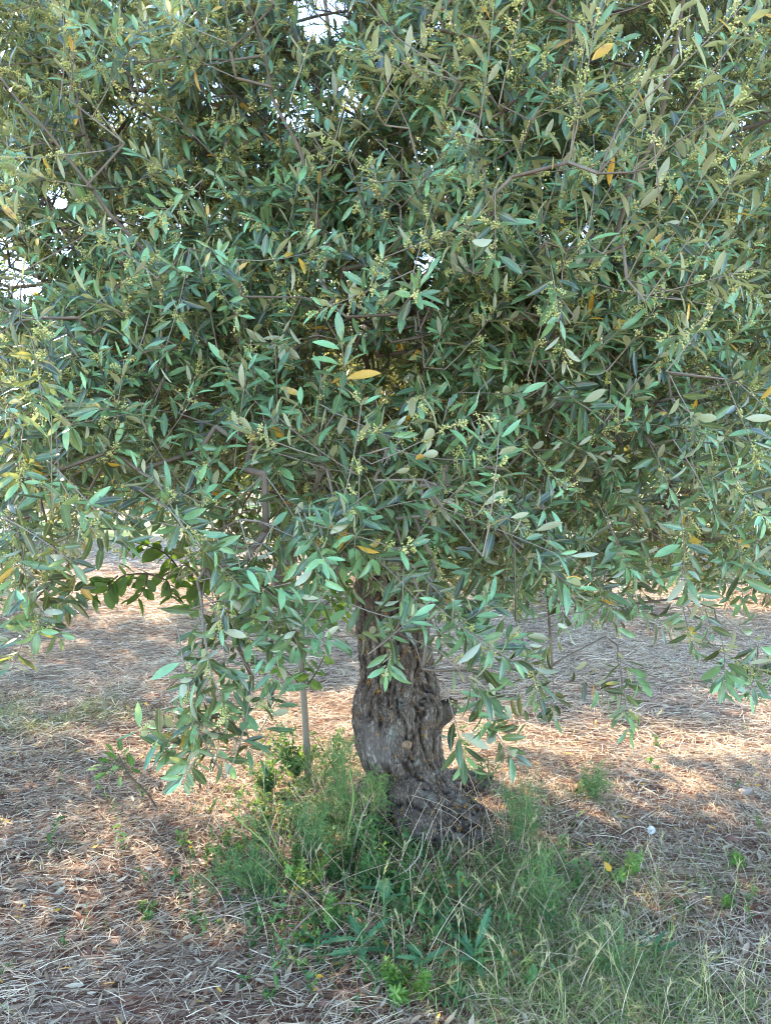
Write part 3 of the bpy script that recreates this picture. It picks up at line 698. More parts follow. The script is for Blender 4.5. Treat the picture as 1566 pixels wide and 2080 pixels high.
for si in order:
    b = bases[si]
    df = b - A[:cnt]
    dd = np.sqrt((df ** 2).sum(1))
    cost = dd * (1 + 0.5 * np.clip(df[:, 2] / np.maximum(dd, .01), 0, 1)) + 0.12 * plen[:cnt]
    j = int(np.argmin(cost)); L = dd[j]
    if L < 0.02 and cnt: send[si] = j; continue
    st = max(1, int(L / 0.11))
    q = A[j]; pj = par[j]
    t0 = norm(q - A[pj]) if pj >= 0 else norm(b - q)
    dr = shoots[si][1]
    c1 = q + t0 * L * 0.3 + np.array([0, 0, 0.08 * L]); c2 = b - dr * L * 0.3
    pa = j; ch = [j]
    for m in range(1, st + 1):
        t = m / st
        pt = (1 - t) ** 3 * q + 3 * (1 - t) ** 2 * t * c1 + 3 * (1 - t) * t * t * c2 + t ** 3 * b
        if m < st: pt = pt + rng.normal(0, 0.006, 3)
        pa = add_node(pt, pa, nlimb[j]); A[cnt] = pt; plen[cnt] = plen[j] + L * t; cnt += 1; ch.append(pa)
    chains.append((nlimb[j], ch)); send[si] = pa
# radii by the pipe rule
acc = np.zeros(cnt); EXP = 2.35
for si, nd_ in send.items(): acc[nd_] += 0.0016 ** EXP
for i in range(cnt - 1, -1, -1):
    if par[i] >= 0: acc[par[i]] += acc[i]
R = np.maximum(acc ** (1 / EXP), 0.0016)
R = np.minimum(R, 0.012)
for i in range(cnt):
    if fixr[i] > 0: R[i] = fixr[i]
NL = len(LIMBS)
LIMB_LABEL = {7: 'slender arched bare branch crossing the middle of the crown', 5: 'low crooked limb dipping and rising on the right', 1: 'upright limb with a forked top on the left'}
limb_wood = [MB() for _ in range(NL)]; limb_leaf = [MB() for _ in range(NL)]; limb_blossom = [MB() for _ in range(NL)]
for li, ch in enumerate(limb_chains):
    pts = np.array([nodes[i] for i in ch]); tube(limb_wood[li], spline(pts, len(pts) * 3), np.interp(np.linspace(0, 1, len(pts) * 3), np.linspace(0, 1, len(pts)), [R[i] for i in ch]), 9, (0.42, 0, 0), 1)
for li, ch in chains:
    pts = np.array([nodes[i] for i in ch]); rr = np.array([R[ch[1]]] + [R[i] for i in ch[1:]])
    m = len(pts)
    pts[1:-1] += rng.normal(0, .004, pts[1:-1].shape)
    rr[0] = min(rr[0], R[ch[1]] * 1.3)
    tube(limb_wood[li], pts, rr, 6 if rr[0] > 0.006 else (4 if rr[0] > .003 else 3), (0.35 + 0.4 * rng.random(), 0, 0), 1)

def grow_shoots(base, dirs, lens, K, size, yellow, centre, droop=0.0, jitter=0.32, outward=0.35, cl=1.0):
    """vectorised: returns leaf arrays and shoot polylines"""
    Sn = len(base)
    d = norm(dirs)
    t = (np.linspace(0.12, 1.0, K) ** cl)[None, :] + rng.normal(0, 0.02, (Sn, K))
    bend = np.stack([rng.normal(0, .10, Sn), rng.normal(0, .10, Sn), rng.normal(0.06, 0.12, Sn) - droop], 1) * lens[:, None]
    def at(tt): return base[:, None] + d[:, None] * (tt * lens[:, None])[..., None] + bend[:, None] * (tt ** 2)[..., None]
    pts = at(t)
    tan = norm(d[:, None] * lens[:, None, None] + 2 * bend[:, None] * t[..., None])
    ref = norm(rng.normal(size=(Sn, 3)))[:, None]
    e1 = norm(np.cross(tan, np.broadcast_to(ref, tan.shape))); e2 = np.cross(tan, e1)
    phi0 = rng.uniform(0, 6.28, (Sn, 1)); ph = phi0 + np.arange(K)[None] * (math.pi / 2) + rng.normal(0, .25, (Sn, K))
    P_, A_, N_, L_, W_, T_, Y_, I_ = [], [], [], [], [], [], [], []
    for side in (0, 1):
        f = ph + side * math.pi + rng.normal(0, .15, ph.shape)
        th = np.radians(70 - 24 * t ** 2) + rng.normal(0, .18, ph.shape)
        rad = np.cos(f)[..., None] * e1 + np.sin(f)[..., None] * e2
        a = np.cos(th)[..., None] * tan + np.sin(th)[..., None] * rad
        o = norm(pts - centre)
        nn = 0.75 * tan + np.array([0, 0, 0.85]) + outward * o + rng.normal(0, jitter, a.shape)
        LL = size[:, None] * rng.uniform(0.72, 1.12, ph.shape) * (0.7 + 0.5 * np.sin(np.clip(t, 0, 1) * math.pi * 0.8 + .25))
        P_.append(pts + rad * 0.002 + a * (LL * 0.08)[..., None]); A_.append(a); N_.append(nn); L_.append(LL); W_.append(LL * rng.uniform(0.20, 0.32, ph.shape))
        T_.append(np.clip(-0.02 + 0.62 * rng.random(ph.shape) ** 1.4 + 0.42 * t ** 3 + rng.normal(0, .17, (Sn, 1)), 0, 1)); yl = rng.random(ph.shape) < yellow * (1.6 - t)
        Y_.append(yl * rng.uniform(0.6, 1.0, ph.shape)); I_.append(np.broadcast_to(np.arange(Sn)[:, None], ph.shape))
    cat = lambda q: np.concatenate([z.reshape(-1, *z.shape[2:]) for z in q])
    poly = at(np.tile(np.linspace(0, 1, 5)[None], (Sn, 1)))
    return dict(p=cat(P_), a=cat(A_), n=cat(N_), L=cat(L_), W=cat(W_), t=cat(T_), y=cat(Y_), i=cat(I_), poly=poly, pts=pts, tan=tan)
SB = bases; SD = np.array([s[1] for s in shoots]); SL = np.array([s[2] for s in shoots]); SF = np.array([s[3] for s in shoots])
SLB = np.array([nlimb[send[i]] for i in range(len(shoots))])
px, py, zc = project(SB)
vis = (px > -250) & (px < 1820) & (py > -250) & (SB[:, 1] > 0.5)
isp = np.arange(len(shoots)) < NT
nleaf = 0
for cls, sel, K, tpl, sz in (('tip', isp, 7, T_NEAR, .056), ('near', ~isp & vis & (zc < 2.4), 10, T_NEAR, .045), ('mid', ~isp & vis & (zc >= 2.4) & (zc < 3.6), 11, T_MID, .048), ('far', ~isp & vis & (zc >= 3.6), 11, T_FAR, .056), ('off', ~isp & ~vis, 6, T_FAR, .082)):
    ids = np.nonzero(sel)[0]
    if not len(ids): continue
    ln = SL[ids].copy()
    
    g = grow_shoots(SB[ids], SD[ids], ln, K, np.full(len(ids), sz) * np.clip(zc[ids] / 1.75, .72, 1) * rng.uniform(.85, 1.15, len(ids)), 0.012, CC, cl=.55 if cls == 'tip' else .62)
    keep = rng.random(len(g['p'])) < (0.90 if cls != 'off' else 0.95)
    keep &= rng.random(len(g['p'])) < hole_keep(g['p'] + g['a'] * g['L'][:, None] * .5)
    # leave the view of the trunk below the crown open
    lpx, lpy, lz = project(g['p'])
    if cls != 'tip': keep &= ~((lpx > 715) & (lpx < 885) & (lpy > 1225) & (lz < 3.2))
    lb = SLB[ids][g['i']]
    for li in range(NL):
        k = keep & (lb == li)
        if cls == 'off': g['W'] = g['W'] * 1.0
        add_leaves(limb_leaf[li], tpl, g['p'][k], g['a'][k], g['n'][k], g['L'][k], g['W'][k], rng.normal(.10, .19, k.sum()), np.stack([g['t'][k], g['y'][k]], 1))
        nleaf += k.sum()
        ks = SLB[ids] == li
        if ks.any() and cls != 'off':
            add_tubes(limb_wood[li], g['poly'][ks], np.linspace(.0017, .0009, 5)[None] * np.ones((ks.sum(), 1)), 3, np.tile([[.8, 0, 0]], (ks.sum(), 1)), 1)
    # flower buds in the axils of nearer shoots
    if cls in ('tip', 'near', 'mid', 'far'):
        Sn, Kk = g['pts'].shape[:2]
        pr = {'tip': .5, 'near': .6, 'mid': .65, 'far': .45}[cls]
        ii, kk = np.nonzero(rng.random((Sn, Kk)) < pr * (rng.random((Sn, 1)) < np.clip(1.05 - py[ids][:, None] / 1500, .3, 1)))
        b0 = g['pts'][ii, kk]; m = len(b0)
        ax = norm(g['tan'][ii, kk] * .6 + rng.normal(0, .6, (m, 3)) + np.array([0, 0, -.25])); ln2 = rng.uniform(.018, .038, m)
        hk = rng.random(m) < hole_keep(b0); b0, ax, ln2, ii = b0[hk], ax[hk], ln2[hk], ii[hk]; m = len(b0)
        nb = 17
        tt = rng.uniform(.25, 1, (m, nb)); pos = b0[:, None] + ax[:, None] * (tt * ln2[:, None])[..., None] + rng.normal(0, .0038, (m, nb, 3)) * (1.3 - .6 * tt)[..., None]
        rr = rng.uniform(.0016, .0027, (m, nb)); tn = np.clip(rng.normal(.5, .2, (m, 1)) + rng.normal(0, .15, (m, nb)), 0, 1)
        lb2 = SLB[ids][ii]
        for li in range(NL):
            k = lb2 == li
            if not k.any(): continue
            add_octs(limb_blossom[li], pos[k].reshape(-1, 3), rr[k].ravel(), np.stack([tn[k].ravel(), 0 * tn[k].ravel(), 0 * tn[k].ravel()], 1))
            add_ribbons(limb_blossom[li], b0[k], ax[k], ln2[k], np.full(k.sum(), .0012), np.zeros((k.sum(), 3)), np.tile([[.3, 0, 0]], (k.sum(), 1)), side=norm(np.cross(ax[k], np.array([0, 1.0, 0.1]))), K=2, taper=False)
print('leaves', nleaf, 'nodes', cnt)
for li in range(NL):
    lo = limb_wood[li].obj('limb', [M_BARK, M_TWIG], tree, label=LIMB_LABEL.get(li))
    if limb_leaf[li].nv: limb_leaf[li].obj('foliage', M_LEAF, lo)
    if limb_blossom[li].nv: limb_blossom[li].obj('blossom', M_BLOSSOM, lo)

# ================================================================= OTHER TREES
M_FARLEAF = leaf_mat('distant_leaf', (0.022, 0.060, 0.028), (0.075, 0.15, 0.055), (0.20, 0.25, 0.15), trans=0.3, tcol=(0.34, 0.46, 0.06))
def make_tree(name, loc, h, rx, ry, z0, nshoot, label, category, seed, group=None, size=.085, mat=None, trunk_r=.16):
    global rng
    save = rng; rng = np.random.default_rng(seed)
    t = thing(name, loc, label, category, group)
    loc = np.array(loc, float)
    c = loc + np.array([0, 0, (h + z0) / 2]); cr = np.array([rx, ry, (h - z0) / 2])
    wood = MB(); lf = MB()
    fk = loc + np.array([.05, 0, z0 * .8])
    tr = spline([loc - [0, 0, .2], loc + [.03, 0, .3], fk], 10); r = np.interp(np.linspace(0, 1, 10), [0, .25, 1], [trunk_r * 1.5, trunk_r, trunk_r * .85])
    tube(wood, tr, r, 12, (.5, 0, 0))
    wood.obj('trunk', M_BARK, t)
    wood = MB()
    ends = []
    for k in range(9):
        a = k * 2.4 + rng.uniform(-.3, .3); e = c + cr * np.array([math.cos(a) * rng.uniform(.4, .75), math.sin(a) * rng.uniform(.4, .75), rng.uniform(-.2, .75)])
        s = spline([fk - [0, 0, .1], fk * .6 + e * .4 + [0, 0, .25], e], 10)
        tube(wood, s, np.linspace(trunk_r * .55, .02, 10), 7, (.5, 0, 0)); ends += list(s[4:])
    ends = np.array(ends)
    u = norm(rng.normal(size=(nshoot * 3, 3))); rr = rng.random((nshoot * 3, 1)) ** .35
    p = c + u * rr * cr
    nz = np.array([mnoise.noise(Vector(q * 1.3 + seed)) for q in p])
    k = (rng.random(len(p)) < np.clip(.6 + 1.8 * nz, .02, 1)) & (rr[:, 0] < .9 + .35 * nz) & (p[:, 2] > z0)
    p = p[k][:nshoot]
    near = ends[np.argmin(((p[:, None] - ends[None]) ** 2).sum(-1), 1)]
    ksel = rng.random(len(p)) < .3
    a, b = near[ksel], p[ksel]; tq = np.linspace(0, 1, 5)[None, :, None]
    poly = a[:, None] * (1 - tq) + b[:, None] * tq + np.array([0, 0, .15]) * (tq * (1 - tq) * 2)
    add_tubes(wood, poly, np.linspace(.011, .003, 5)[None] * np.ones((len(a), 1)), 3, np.tile([[.3, 0, 0]], (len(a), 1)))
    wood.obj('branches', M_TWIG, t)
    dr = norm(norm(p - c) + rng.normal(0, .5, p.shape) + np.array([0, 0, .2]))
    g = grow_shoots(p - dr * .12, dr, rng.uniform(.2, .4, len(p)), 7, np.full(len(p), size), .01, c, jitter=.4)
    kp = rng.random(len(g['p'])) < hole_keep(g['p'])
    add_leaves(lf, T_FAR, g['p'][kp], g['a'][kp], g['n'][kp], g['L'][kp], g['W'][kp] * 1.15, np.full(kp.sum(), .1), np.stack([g['t'][kp], g['y'][kp]], 1))
    lf.obj('crown', mat or M_FARLEAF, t)
    rng = save
    return t
GT = 'olive trees standing behind the large olive'
make_tree('olive_tree', (-6.1, 8.7, 0), 4.4, 2.5, 2.2, .9, 2300, 'olive tree at the left edge behind the hanging branches', 'olive tree', 21, GT)
make_tree('olive_tree', (4.4, 8.6, 0), 4.3, 2.7, 2.3, .7, 2500, 'dense olive tree at the right edge behind the low crooked limb', 'olive tree', 22, GT)
make_tree('olive_tree', (-5.5, 5.1, 0), 4.3, 2.3, 2.1, .9, 1500, 'olive tree added out of view on the left to shade the foreground', 'olive tree', 26, GT, size=.12)  # unseen tree, added so its crown keeps sun off the left foreground
make_tree('olive_tree', (-1.3, 9.7, 0), 4.3, 2.9, 2.5, 1.15, 2900, 'sunlit olive tree farther off to the left of the trunk', 'olive tree', 23, GT, size=.11)
make_tree('olive_tree', (2.6, 14.5, 0), 3.9, 2.7, 2.2, .5, 2000, 'olive tree farther off to the right of the trunk', 'olive tree', 24, GT, size=.11)
make_tree('olive_tree', (-7.6, 16.5, 0), 3.9, 2.9, 2.4, .8, 1700, 'farthest olive tree seen beyond the left edge tree', 'olive tree', 25, GT, size=.12)

# ================================================================= broad-leaved sapling left of the trunk
sap_b = G(628, 1580)
sap = thing('sapling', sap_b, 'thin grey sapling left of the olive trunk with broad backlit round leaves', 'sapling')
sm = MB(); sl = MB()
dS = sap_b[1]
stem = spline([sap_b - [0, 0, .05], P(622, 1500, dS), P(616, 1400, dS), P(604, 1250, dS), P(592, 1120, dS), P(575, 980, dS)], 26)
tube(sm, stem, np.linspace(.021, .008, 26), 8, (.7, 0, 0)); sm.obj('stem', M_TWIG, sap)
tw = MB()
BR = [(P(600, 1190, dS), P(450, 1150, dS - .2), P(360, 1150, dS - .3)), (P(604, 1240, dS), P(520, 1180, dS - .3), P(300, 1165, dS - .5)), (P(300, 1165, dS - .5), P(250, 1170, dS - .55), P(220, 1200, dS - .6)), (P(300, 1165, dS - .5), P(296, 1190, dS - .5), P(280, 1215, dS - .5)),
      (P(592, 1120, dS), P(640, 1130, dS - .1), P(690, 1170, dS - .1)), (P(690, 1170, dS - .1), P(710, 1190, dS - .1), P(720, 1215, dS - .1)), (P(590, 1100, dS), P(560, 1020, dS - .1), P(600, 960, dS - .1)), (P(610, 1300, dS), P(560, 1260, dS), P(480, 1250, dS + .1)), (P(600, 1190, dS), P(640, 1240, dS - .1), P(680, 1210, dS - .15)),
      (P(592, 1120, dS), P(520, 1060, dS - .1), P(450, 1040, dS - .1)), (P(580, 1000, dS), P(660, 960, dS - .1), P(700, 930, dS)), (P(450, 1150, dS - .2), P(400, 1200, dS - .2), P(380, 1240, dS - .2)), (P(616, 1400, dS), P(590, 1370, dS - .1), P(545, 1340, dS - .1)), (P(616, 1400, dS), P(640, 1370, dS), P(660, 1330, dS)),
      (P(360, 1150, dS - .3), P(330, 1120, dS - .4), P(270, 1100, dS - .5)), (P(450, 1150, dS - .2), P(420, 1180, dS - .3), P(390, 1190, dS - .4)), (P(300, 1165, dS - .5), P(340, 1180, dS - .5), P(350, 1215, dS - .5)), (P(240, 1170, dS - .55), P(215, 1190, dS - .55), P(190, 1215, dS - .6)), (P(450, 1150, dS - .2), P(430, 1110, dS - .2), P(380, 1090, dS - .3)), (P(604, 1250, dS), P(650, 1260, dS), P(700, 1240, dS))]
lp_, la_, lL = [], [], []
for k, br in enumerate(BR):
    s = spline(br, 12); tube(tw, s, np.linspace(.0045, .002, 12), 5, (.2, 0, 0))
    for j in range(3, 12):
        for sd2 in (-1, 1):
            if rng.random() < .30: continue
            tg = norm(s[min(j + 1, 11)] - s[j - 1]); lp_.append(s[j]); la_.append(tg * .5 + norm(np.cross(tg, [0, 1, .2])) * sd2 + rng.normal(0, .35, 3) + [0, 0, -.35]); lL.append(rng.uniform(.05, .085))
tw.obj('twigs', M_TWIG, sap)
lp_, la_, lL = np.array(lp_), np.array(la_), np.array(lL)
nrm = rng.normal(0, .5, lp_.shape) + np.array([0, .5, .7])
add_leaves(sl, T_OVAL, lp_, la_, nrm, lL, lL * .58, rng.normal(.1, .1, len(lL)), np.stack([rng.random(len(lL)), 0 * lL], 1), fold=.1)
sl.obj('leaves', M_BROAD, sap)

# ================================================================= weeds
def near_seg(base, h, lean=(0, 0), n=10, wob=.05):
    t = np.linspace(0, 1, n)[:, None]
    return base + t * np.array([0, 0, h]) + t ** 1.6 * np.array([lean[0], lean[1], 0]) + np.sin(t * 3.3 + rng.uniform(0, 6)) * wob * h * .3 * t * norm(rng.normal(size=3) * [1, 1, 0])
def fennel(px, py, h, spread, n, label, lean=(0, 0), tone=.45):
    b = G(px, py); t = thing('fennel_plant', b, label, 'fennel', 'feathery fennel plants around the olive trunk')
    st, lf = MB(), MB()
    for k in range(n):
        a = rng.uniform(0, 6.28); ln = np.array([math.cos(a), math.sin(a) * .6]) * spread * rng.uniform(.1, .8) + np.array(lean)
        s = near_seg(b + [rng.normal(0, .02), rng.normal(0, .02), -.01], h * rng.uniform(.55, 1), ln, 10)
        st = MB(); tube(st, s, np.linspace(.0035, .0012, 10), 5, (.55 + .4 * rng.random(), 0, 0)); st.obj('stem', M_FENNEL, t)
        for j in range(2, 10):
            for r_ in range(2):
                m = 15
                ax = norm(rng.normal(size=3) + [0, 0, .5]); fr = rng.uniform(.05, .12)
                tt = rng.uniform(0, 1, m) ; p0 = s[j] + ax * (tt * fr)[:, None]
                dd = norm(ax * .8 + rng.normal(0, .7, (m, 3))); L = rng.uniform(.012, .038, m)
                add_ribbons(lf, p0, dd, L, np.full(m, .0013), rng.normal(0, .004, (m, 3)), np.stack([np.clip(rng.normal(tone, .2, m), 0, 1), 0 * L, 0 * L], 1), side=norm(np.cross(dd, np.array([.1, 1, .1]))), K=2, taper=False)
                tube(lf, [s[j], s[j] + ax * fr * .5, s[j] + ax * fr], [.001, .0008, .0005], 3, (tone, 0, 0))
    lf.obj('leaves', M_FENNEL, t); return t
fennel(700, 1690, .42, .10, 5, 'tall feathery fennel left of the trunk base beside the smooth grey burl', (-.03, 0), .5)
fennel(770, 1700, .28, .10, 5, 'fennel spray overlapping the lower trunk', (0, 0), .65)
fennel(640, 1760, .30, .12, 5, 'dark fennel clump between the sapling and the trunk', (0, 0), .35)
fennel(540, 1815, .16, .16, 6, 'low fennel clump at the left end of the weeds', (-.08, 0), .4)
fennel(1060, 1720, .27, .07, 5, 'slim fennel just right of the big root', (0, 0), .4)
fennel(1200, 1620, .12, .12, 4, 'small fennel tuft alone on the straw right of the trunk', (0, 0), .5)
fennel(1100, 1860, .22, .10, 4, 'fennel rising from the grass in the right foreground', (0, 0), .55)
fennel(1230, 1990, .18, .12, 3, 'fennel low in the grass near the bottom right', (0, 0), .45)
fennel(650, 1600, .22, .12, 4, 'feathery plant behind the sapling base', (.03, 0), .35)
def whorled(px, py, n, h, spread, label, mat=None, size=.028, K=6, grp='leafy weeds under the olive tree', name='weed', cat='weed', wr=.34):
    b = G(px, py); t = thing(name, b, label, cat, grp); st, lf = MB(), MB()
    for k in range(n):
        a = rng.uniform(0, 6.28); rr = spread * rng.random() ** .5
        b2 = b + np.array([math.cos(a) * rr * .5, math.sin(a) * rr * .5, 0]); b2[2] = gh(b2[0], b2[1]) - .005
        s = near_seg(b2, h * rng.uniform(.5, 1), np.array([math.cos(a), math.sin(a)]) * spread * .7 * rng.random(), 9)
        st = MB(); tube(st, s, np.linspace(.002, .0009, 9), 4, (.45, 0, 0)); st.obj('stem', M_FENNEL, t)
        for j in range(2, 9):
            ph = rng.uniform(0, 6.28) + np.arange(K) * 6.283 / K; tg = norm(s[j] - s[j - 1])
            e1 = norm(np.cross(tg, [1, .3, .2])); e2 = np.cross(tg, e1)
            rad = np.cos(ph)[:, None] * e1 + np.sin(ph)[:, None] * e2
            L = size * rng.uniform(.75, 1.25, K) * (1.15 - .05 * j)
            add_leaves(lf, T_MID, np.tile(s[j], (K, 1)), rad + tg * .35 + rng.normal(0, .12, (K, 3)), np.tile(tg, (K, 1)) + rng.normal(0, .2, (K, 3)), L, L * wr, rng.normal(.15, .1, K), np.stack([rng.random(K), 0 * L], 1))
    lf.obj('leaves', mat or M_WEED, t); return t
whorled(745, 1730, 9, .20, .12, 'dark green whorled weed at the foot of the trunk, left side', K=5, size=.034)
whorled(720, 1800, 10, .20, .14, 'tall leafy weed clump in front of the trunk, left of its middle', K=5, size=.036)
whorled(820, 1740, 7, .13, .12, 'low whorled weed directly in front of the trunk', K=5)
whorled(790, 1820, 8, .15, .14, 'dense dark weed with pointed leaves below the trunk', K=5, size=.034)
whorled(850, 1760, 5, .11, .10, 'small weed between the trunk and the big right root', K=5)
whorled(600, 1790, 8, .14, .15, 'bright green whorled weed left of centre', M_PALEWEED, K=6)
whorled(690, 1870, 6, .10, .12, 'pale green small weed above the curved twig', M_PALEWEED, K=5)
whorled(830, 2020, 5, .10, .08, 'yellow green star-leaved weed at the bottom centre', M_PALEWEED, K=6, size=.034)
whorled(900, 1850, 7, .12, .14, 'mixed leafy weed right of centre', K=4)
whorled(560, 1700, 7, .15, .14, 'thin whorled weed behind the yellow stalks', K=4, size=.026)
whorled(640, 1690, 8, .2, .14, 'dark weed in the shade between sapling and trunk', K=5, size=.028)
whorled(470, 1730, 4, .08, .10, 'pale seedling cluster on the straw left of the weeds', M_PALEWEED, K=4, size=.024)
whorled(290, 1860, 3, .04, .05, 'tiny green seedling alone on the left foreground soil', K=4, size=.026)
whorled(400, 1870, 3, .03, .04, 'small leafy seedling on the soil right of the tiny one', K=4, size=.024)
whorled(1510, 1760, 3, .05, .05, 'little bright seedling near the right edge', M_PALEWEED, K=4, size=.034)
whorled(1270, 1770, 5, .10, .12, 'leafy weed in the straw right of the trunk', M_PALEWEED, K=4, size=.03)
whorled(980, 1600, 5, .18, .08, 'upright thin weed close behind the right root', K=3, size=.032)
whorled(1500, 1840, 3, .07, .07, 'small weed at the right edge of the grass', M_PALEWEED, K=4, size=.026)
# thistles / sow thistles: rosettes with toothed leaves
def toothed_leaf(mb, p, a, nrm, L, W, curl, tone, mat=0, teeth=6):
    a = norm(a); nrm = norm(nrm - a * np.dot(nrm, a)); s = np.cross(a, nrm)
    K = teeth * 2 + 2; v = []
    for k in range(K):
        t = k / (K - 1); w_ = math.sin(math.pi * min(1, t * .92 + .06)) ** .7 * (1.0 if k % 2 else .55)
        c = p + a * L * t - nrm * curl * L * t * t
        dx = L * .06 * (1 if k % 2 else 0)
        v += [c - s * W * .5 * w_ + a * dx + nrm * .15 * W * w_, c, c + s * W * .5 * w_ + a * dx + nrm * .15 * W * w_]
    q = []
    for k in range(K - 1):
        o = 3 * k; q += [(o, o + 1, o + 4, o + 3), (o + 1, o + 2, o + 5, o + 4)]
    tt = np.zeros((len(v), 3)); tt[:, 0] = tone; tt[:, 2] = np.tile([1, 0, 1], K)
    mb.add(np.array(v), np.array(q), np.full(len(q), 4), tt, mat)
def thistle(px, py, n, L, label, h=.05, elev=.5):
    b = G(px, py); t = thing('thistle', b, label, 'thistle', 'toothed thistle plants in the foreground'); lf, st = MB(), MB()
    s = near_seg(b - [0, 0, .01], h + .02, (0, 0), 6); tube(st, s, np.linspace(.005, .003, 6), 6, (.6, 0, 0))
    for k in range(n):
        a = k * 2.4 + rng.uniform(-.3, .3); e = elev * rng.uniform(.4, 1.6)
        d = np.array([math.cos(a) * math.cos(e), math.sin(a) * math.cos(e), math.sin(e)])
        toothed_leaf(lf, s[int(rng.integers(2, 6))], d, np.array([0, 0, 1.0]) + rng.normal(0, .25, 3), L * .8 * rng.uniform(.7, 1.15), L * .2, rng.uniform(.1, .5), rng.random())
    st.obj('stem', M_FENNEL, t); lf.obj('leaves', M_THISTLE, t)
thistle(735, 1950, 8, .15, 'grey green thistle left of centre at the bottom', .07)
thistle(855, 1985, 7, .13, 'thistle between the two bottom weeds, just right of centre', .06)
thistle(965, 1975, 8, .16, 'larger thistle in the grass right of centre', .07, .6)
thistle(780, 1890, 6, .12, 'upright thistle in the middle of the weeds', .12, .8)
thistle(640, 1935, 5, .09, 'small thistle rosette near the crooked twig', .03, .3)
thistle(900, 1900, 6, .12, 'thistle below the big root', .06, .6)
thistle(1330, 1960, 5, .10, 'thistle hidden in the wild oats at lower right', .06, .6)
def broad_weed(px, py, n, L, label, mat=None):
    b = G(px, py); t = thing('broadleaf_weed', b, label, 'weed', 'broadleaf weeds in the foreground'); lf = MB()
    a = np.arange(n) * 2.4 + rng.uniform(-.3, .3, n); e = rng.uniform(.15, .8, n)
    d = np.stack([np.cos(a) * np.cos(e), np.sin(a) * np.cos(e), np.sin(e)], 1); LL = L * rng.uniform(.7, 1.1, n)
    add_leaves(lf, T_OVAL, np.tile(b + [0, 0, .01], (n, 1)), d, np.tile([[0, 0, 1.0]], (n, 1)) + rng.normal(0, .2, (n, 3)), LL, LL * .38, rng.uniform(.1, .4, n), np.stack([rng.random(n), 0 * LL], 1))
    lf.obj('leaves', mat or M_PALEWEED, t)
broad_weed(620, 1915, 7, .075, 'broad oval-leaved weed near the crooked twig')
broad_weed(650, 1885, 6, .06, 'smaller oval-leaved weed behind the broad one', M_WEED)
broad_weed(612, 1965, 4, .04, 'tiny oval-leaved weed under the long fallen twig')
broad_weed(890, 1870, 6, .06, 'oval-leaved weed beside the pale dry leaves')
broad_weed(925, 2030, 5, .07, 'oval-leaved weed at the bottom centre of the grass', M_WEED)
broad_weed(560, 1870, 5, .05, 'oval-leaved weed at the left end of the arched twig')
# dark prickly shrub behind the sapling, oak seedling at left
def leafy_shrub(px, py, h, spread, n, label, name, cat, mat, size=.03, wr=.55, stem_lean=(0, 0), per=3, droop=0):
    b = G(px, py); t = thing(name, b, label, cat); st, lf = MB(), MB()
    for k in range(n):
        a = rng.uniform(0, 6.28); ln = np.array([math.cos(a), math.sin(a) * .7]) * spread * rng.random() + np.array(stem_lean)
        s = near_seg(b - [0, 0, .01], h * rng.uniform(.5, 1), ln, 12, .15)
        st = MB(); tube(st, s, np.linspace(.004, .0012, 12), 5, (.25, 0, 0)); st.obj('stem', M_TWIG, t)
        for j in range(3, 12):
            m = per; dd = norm(rng.normal(size=(m, 3)) + [0, 0, .2]); L = size * rng.uniform(.6, 1.2, m)
            for q_ in range(m): toothed_leaf(lf, s[j] + dd[q_] * rng.uniform(0, .02), dd[q_], np.array([0, -.3, 1.0]) + rng.normal(0, .4, 3), L[q_], L[q_] * wr, .1, rng.random(), 0, 3)
    lf.obj('leaves', mat, t)
leafy_shrub(600, 1580, .28, .20, 14, 'dark prickly-leaved shrub at the foot of the sapling', 'shrub', 'shrub', M_WEED, .028, per=5)
leafy_shrub(540, 1620, .20, .14, 8, 'second dark shrub in front of the prickly one, left of the sapling', 'shrub', 'shrub', M_WEED, .03, per=4)
leafy_shrub(680, 1575, .26, .14, 9, 'twiggy shrub between the sapling and the burl', 'shrub', 'shrub', M_WEED, .022, per=4)
# oak seedling: leaning stem
ob = G(322, 1642); t_ = thing('oak_seedling', ob, 'small oak seedling leaning left with lobed leaves on the left ground', 'seedling'); st, lf = MB(), MB()
s = spline([ob - [0, 0, .01], P(300, 1612, ob[1]), P(262, 1572, ob[1] - .02), P(240, 1530, ob[1] - .03)], 12); tube(st, s, np.linspace(.005, .002, 12), 6, (.2, 0, 0)); st.obj('stem', M_TWIG, t_)
for (x, y) in ((225, 1520), (245, 1515), (262, 1540), (215, 1545), (200, 1555), (235, 1560), (275, 1565), (205, 1575), (245, 1585), (222, 1570), (268, 1548), (190, 1562), (228, 1535), (255, 1530)):
    c = P(x, y, ob[1] - rng.uniform(-.03, .08)); a = norm(c - s[8] + rng.normal(0, .02, 3)); toothed_leaf(lf, c - a * .02, a, np.array([0, -.5, 1]) + rng.normal(0, .3, 3), .05, .032, .15, rng.random(), 0, 3)
    tube(lf, [s[int(rng.integers(6, 11))], c - a * .02], [.0012, .0012], 3, (.4, 0, 1))
lf.obj('leaves', M_BROAD, t_)
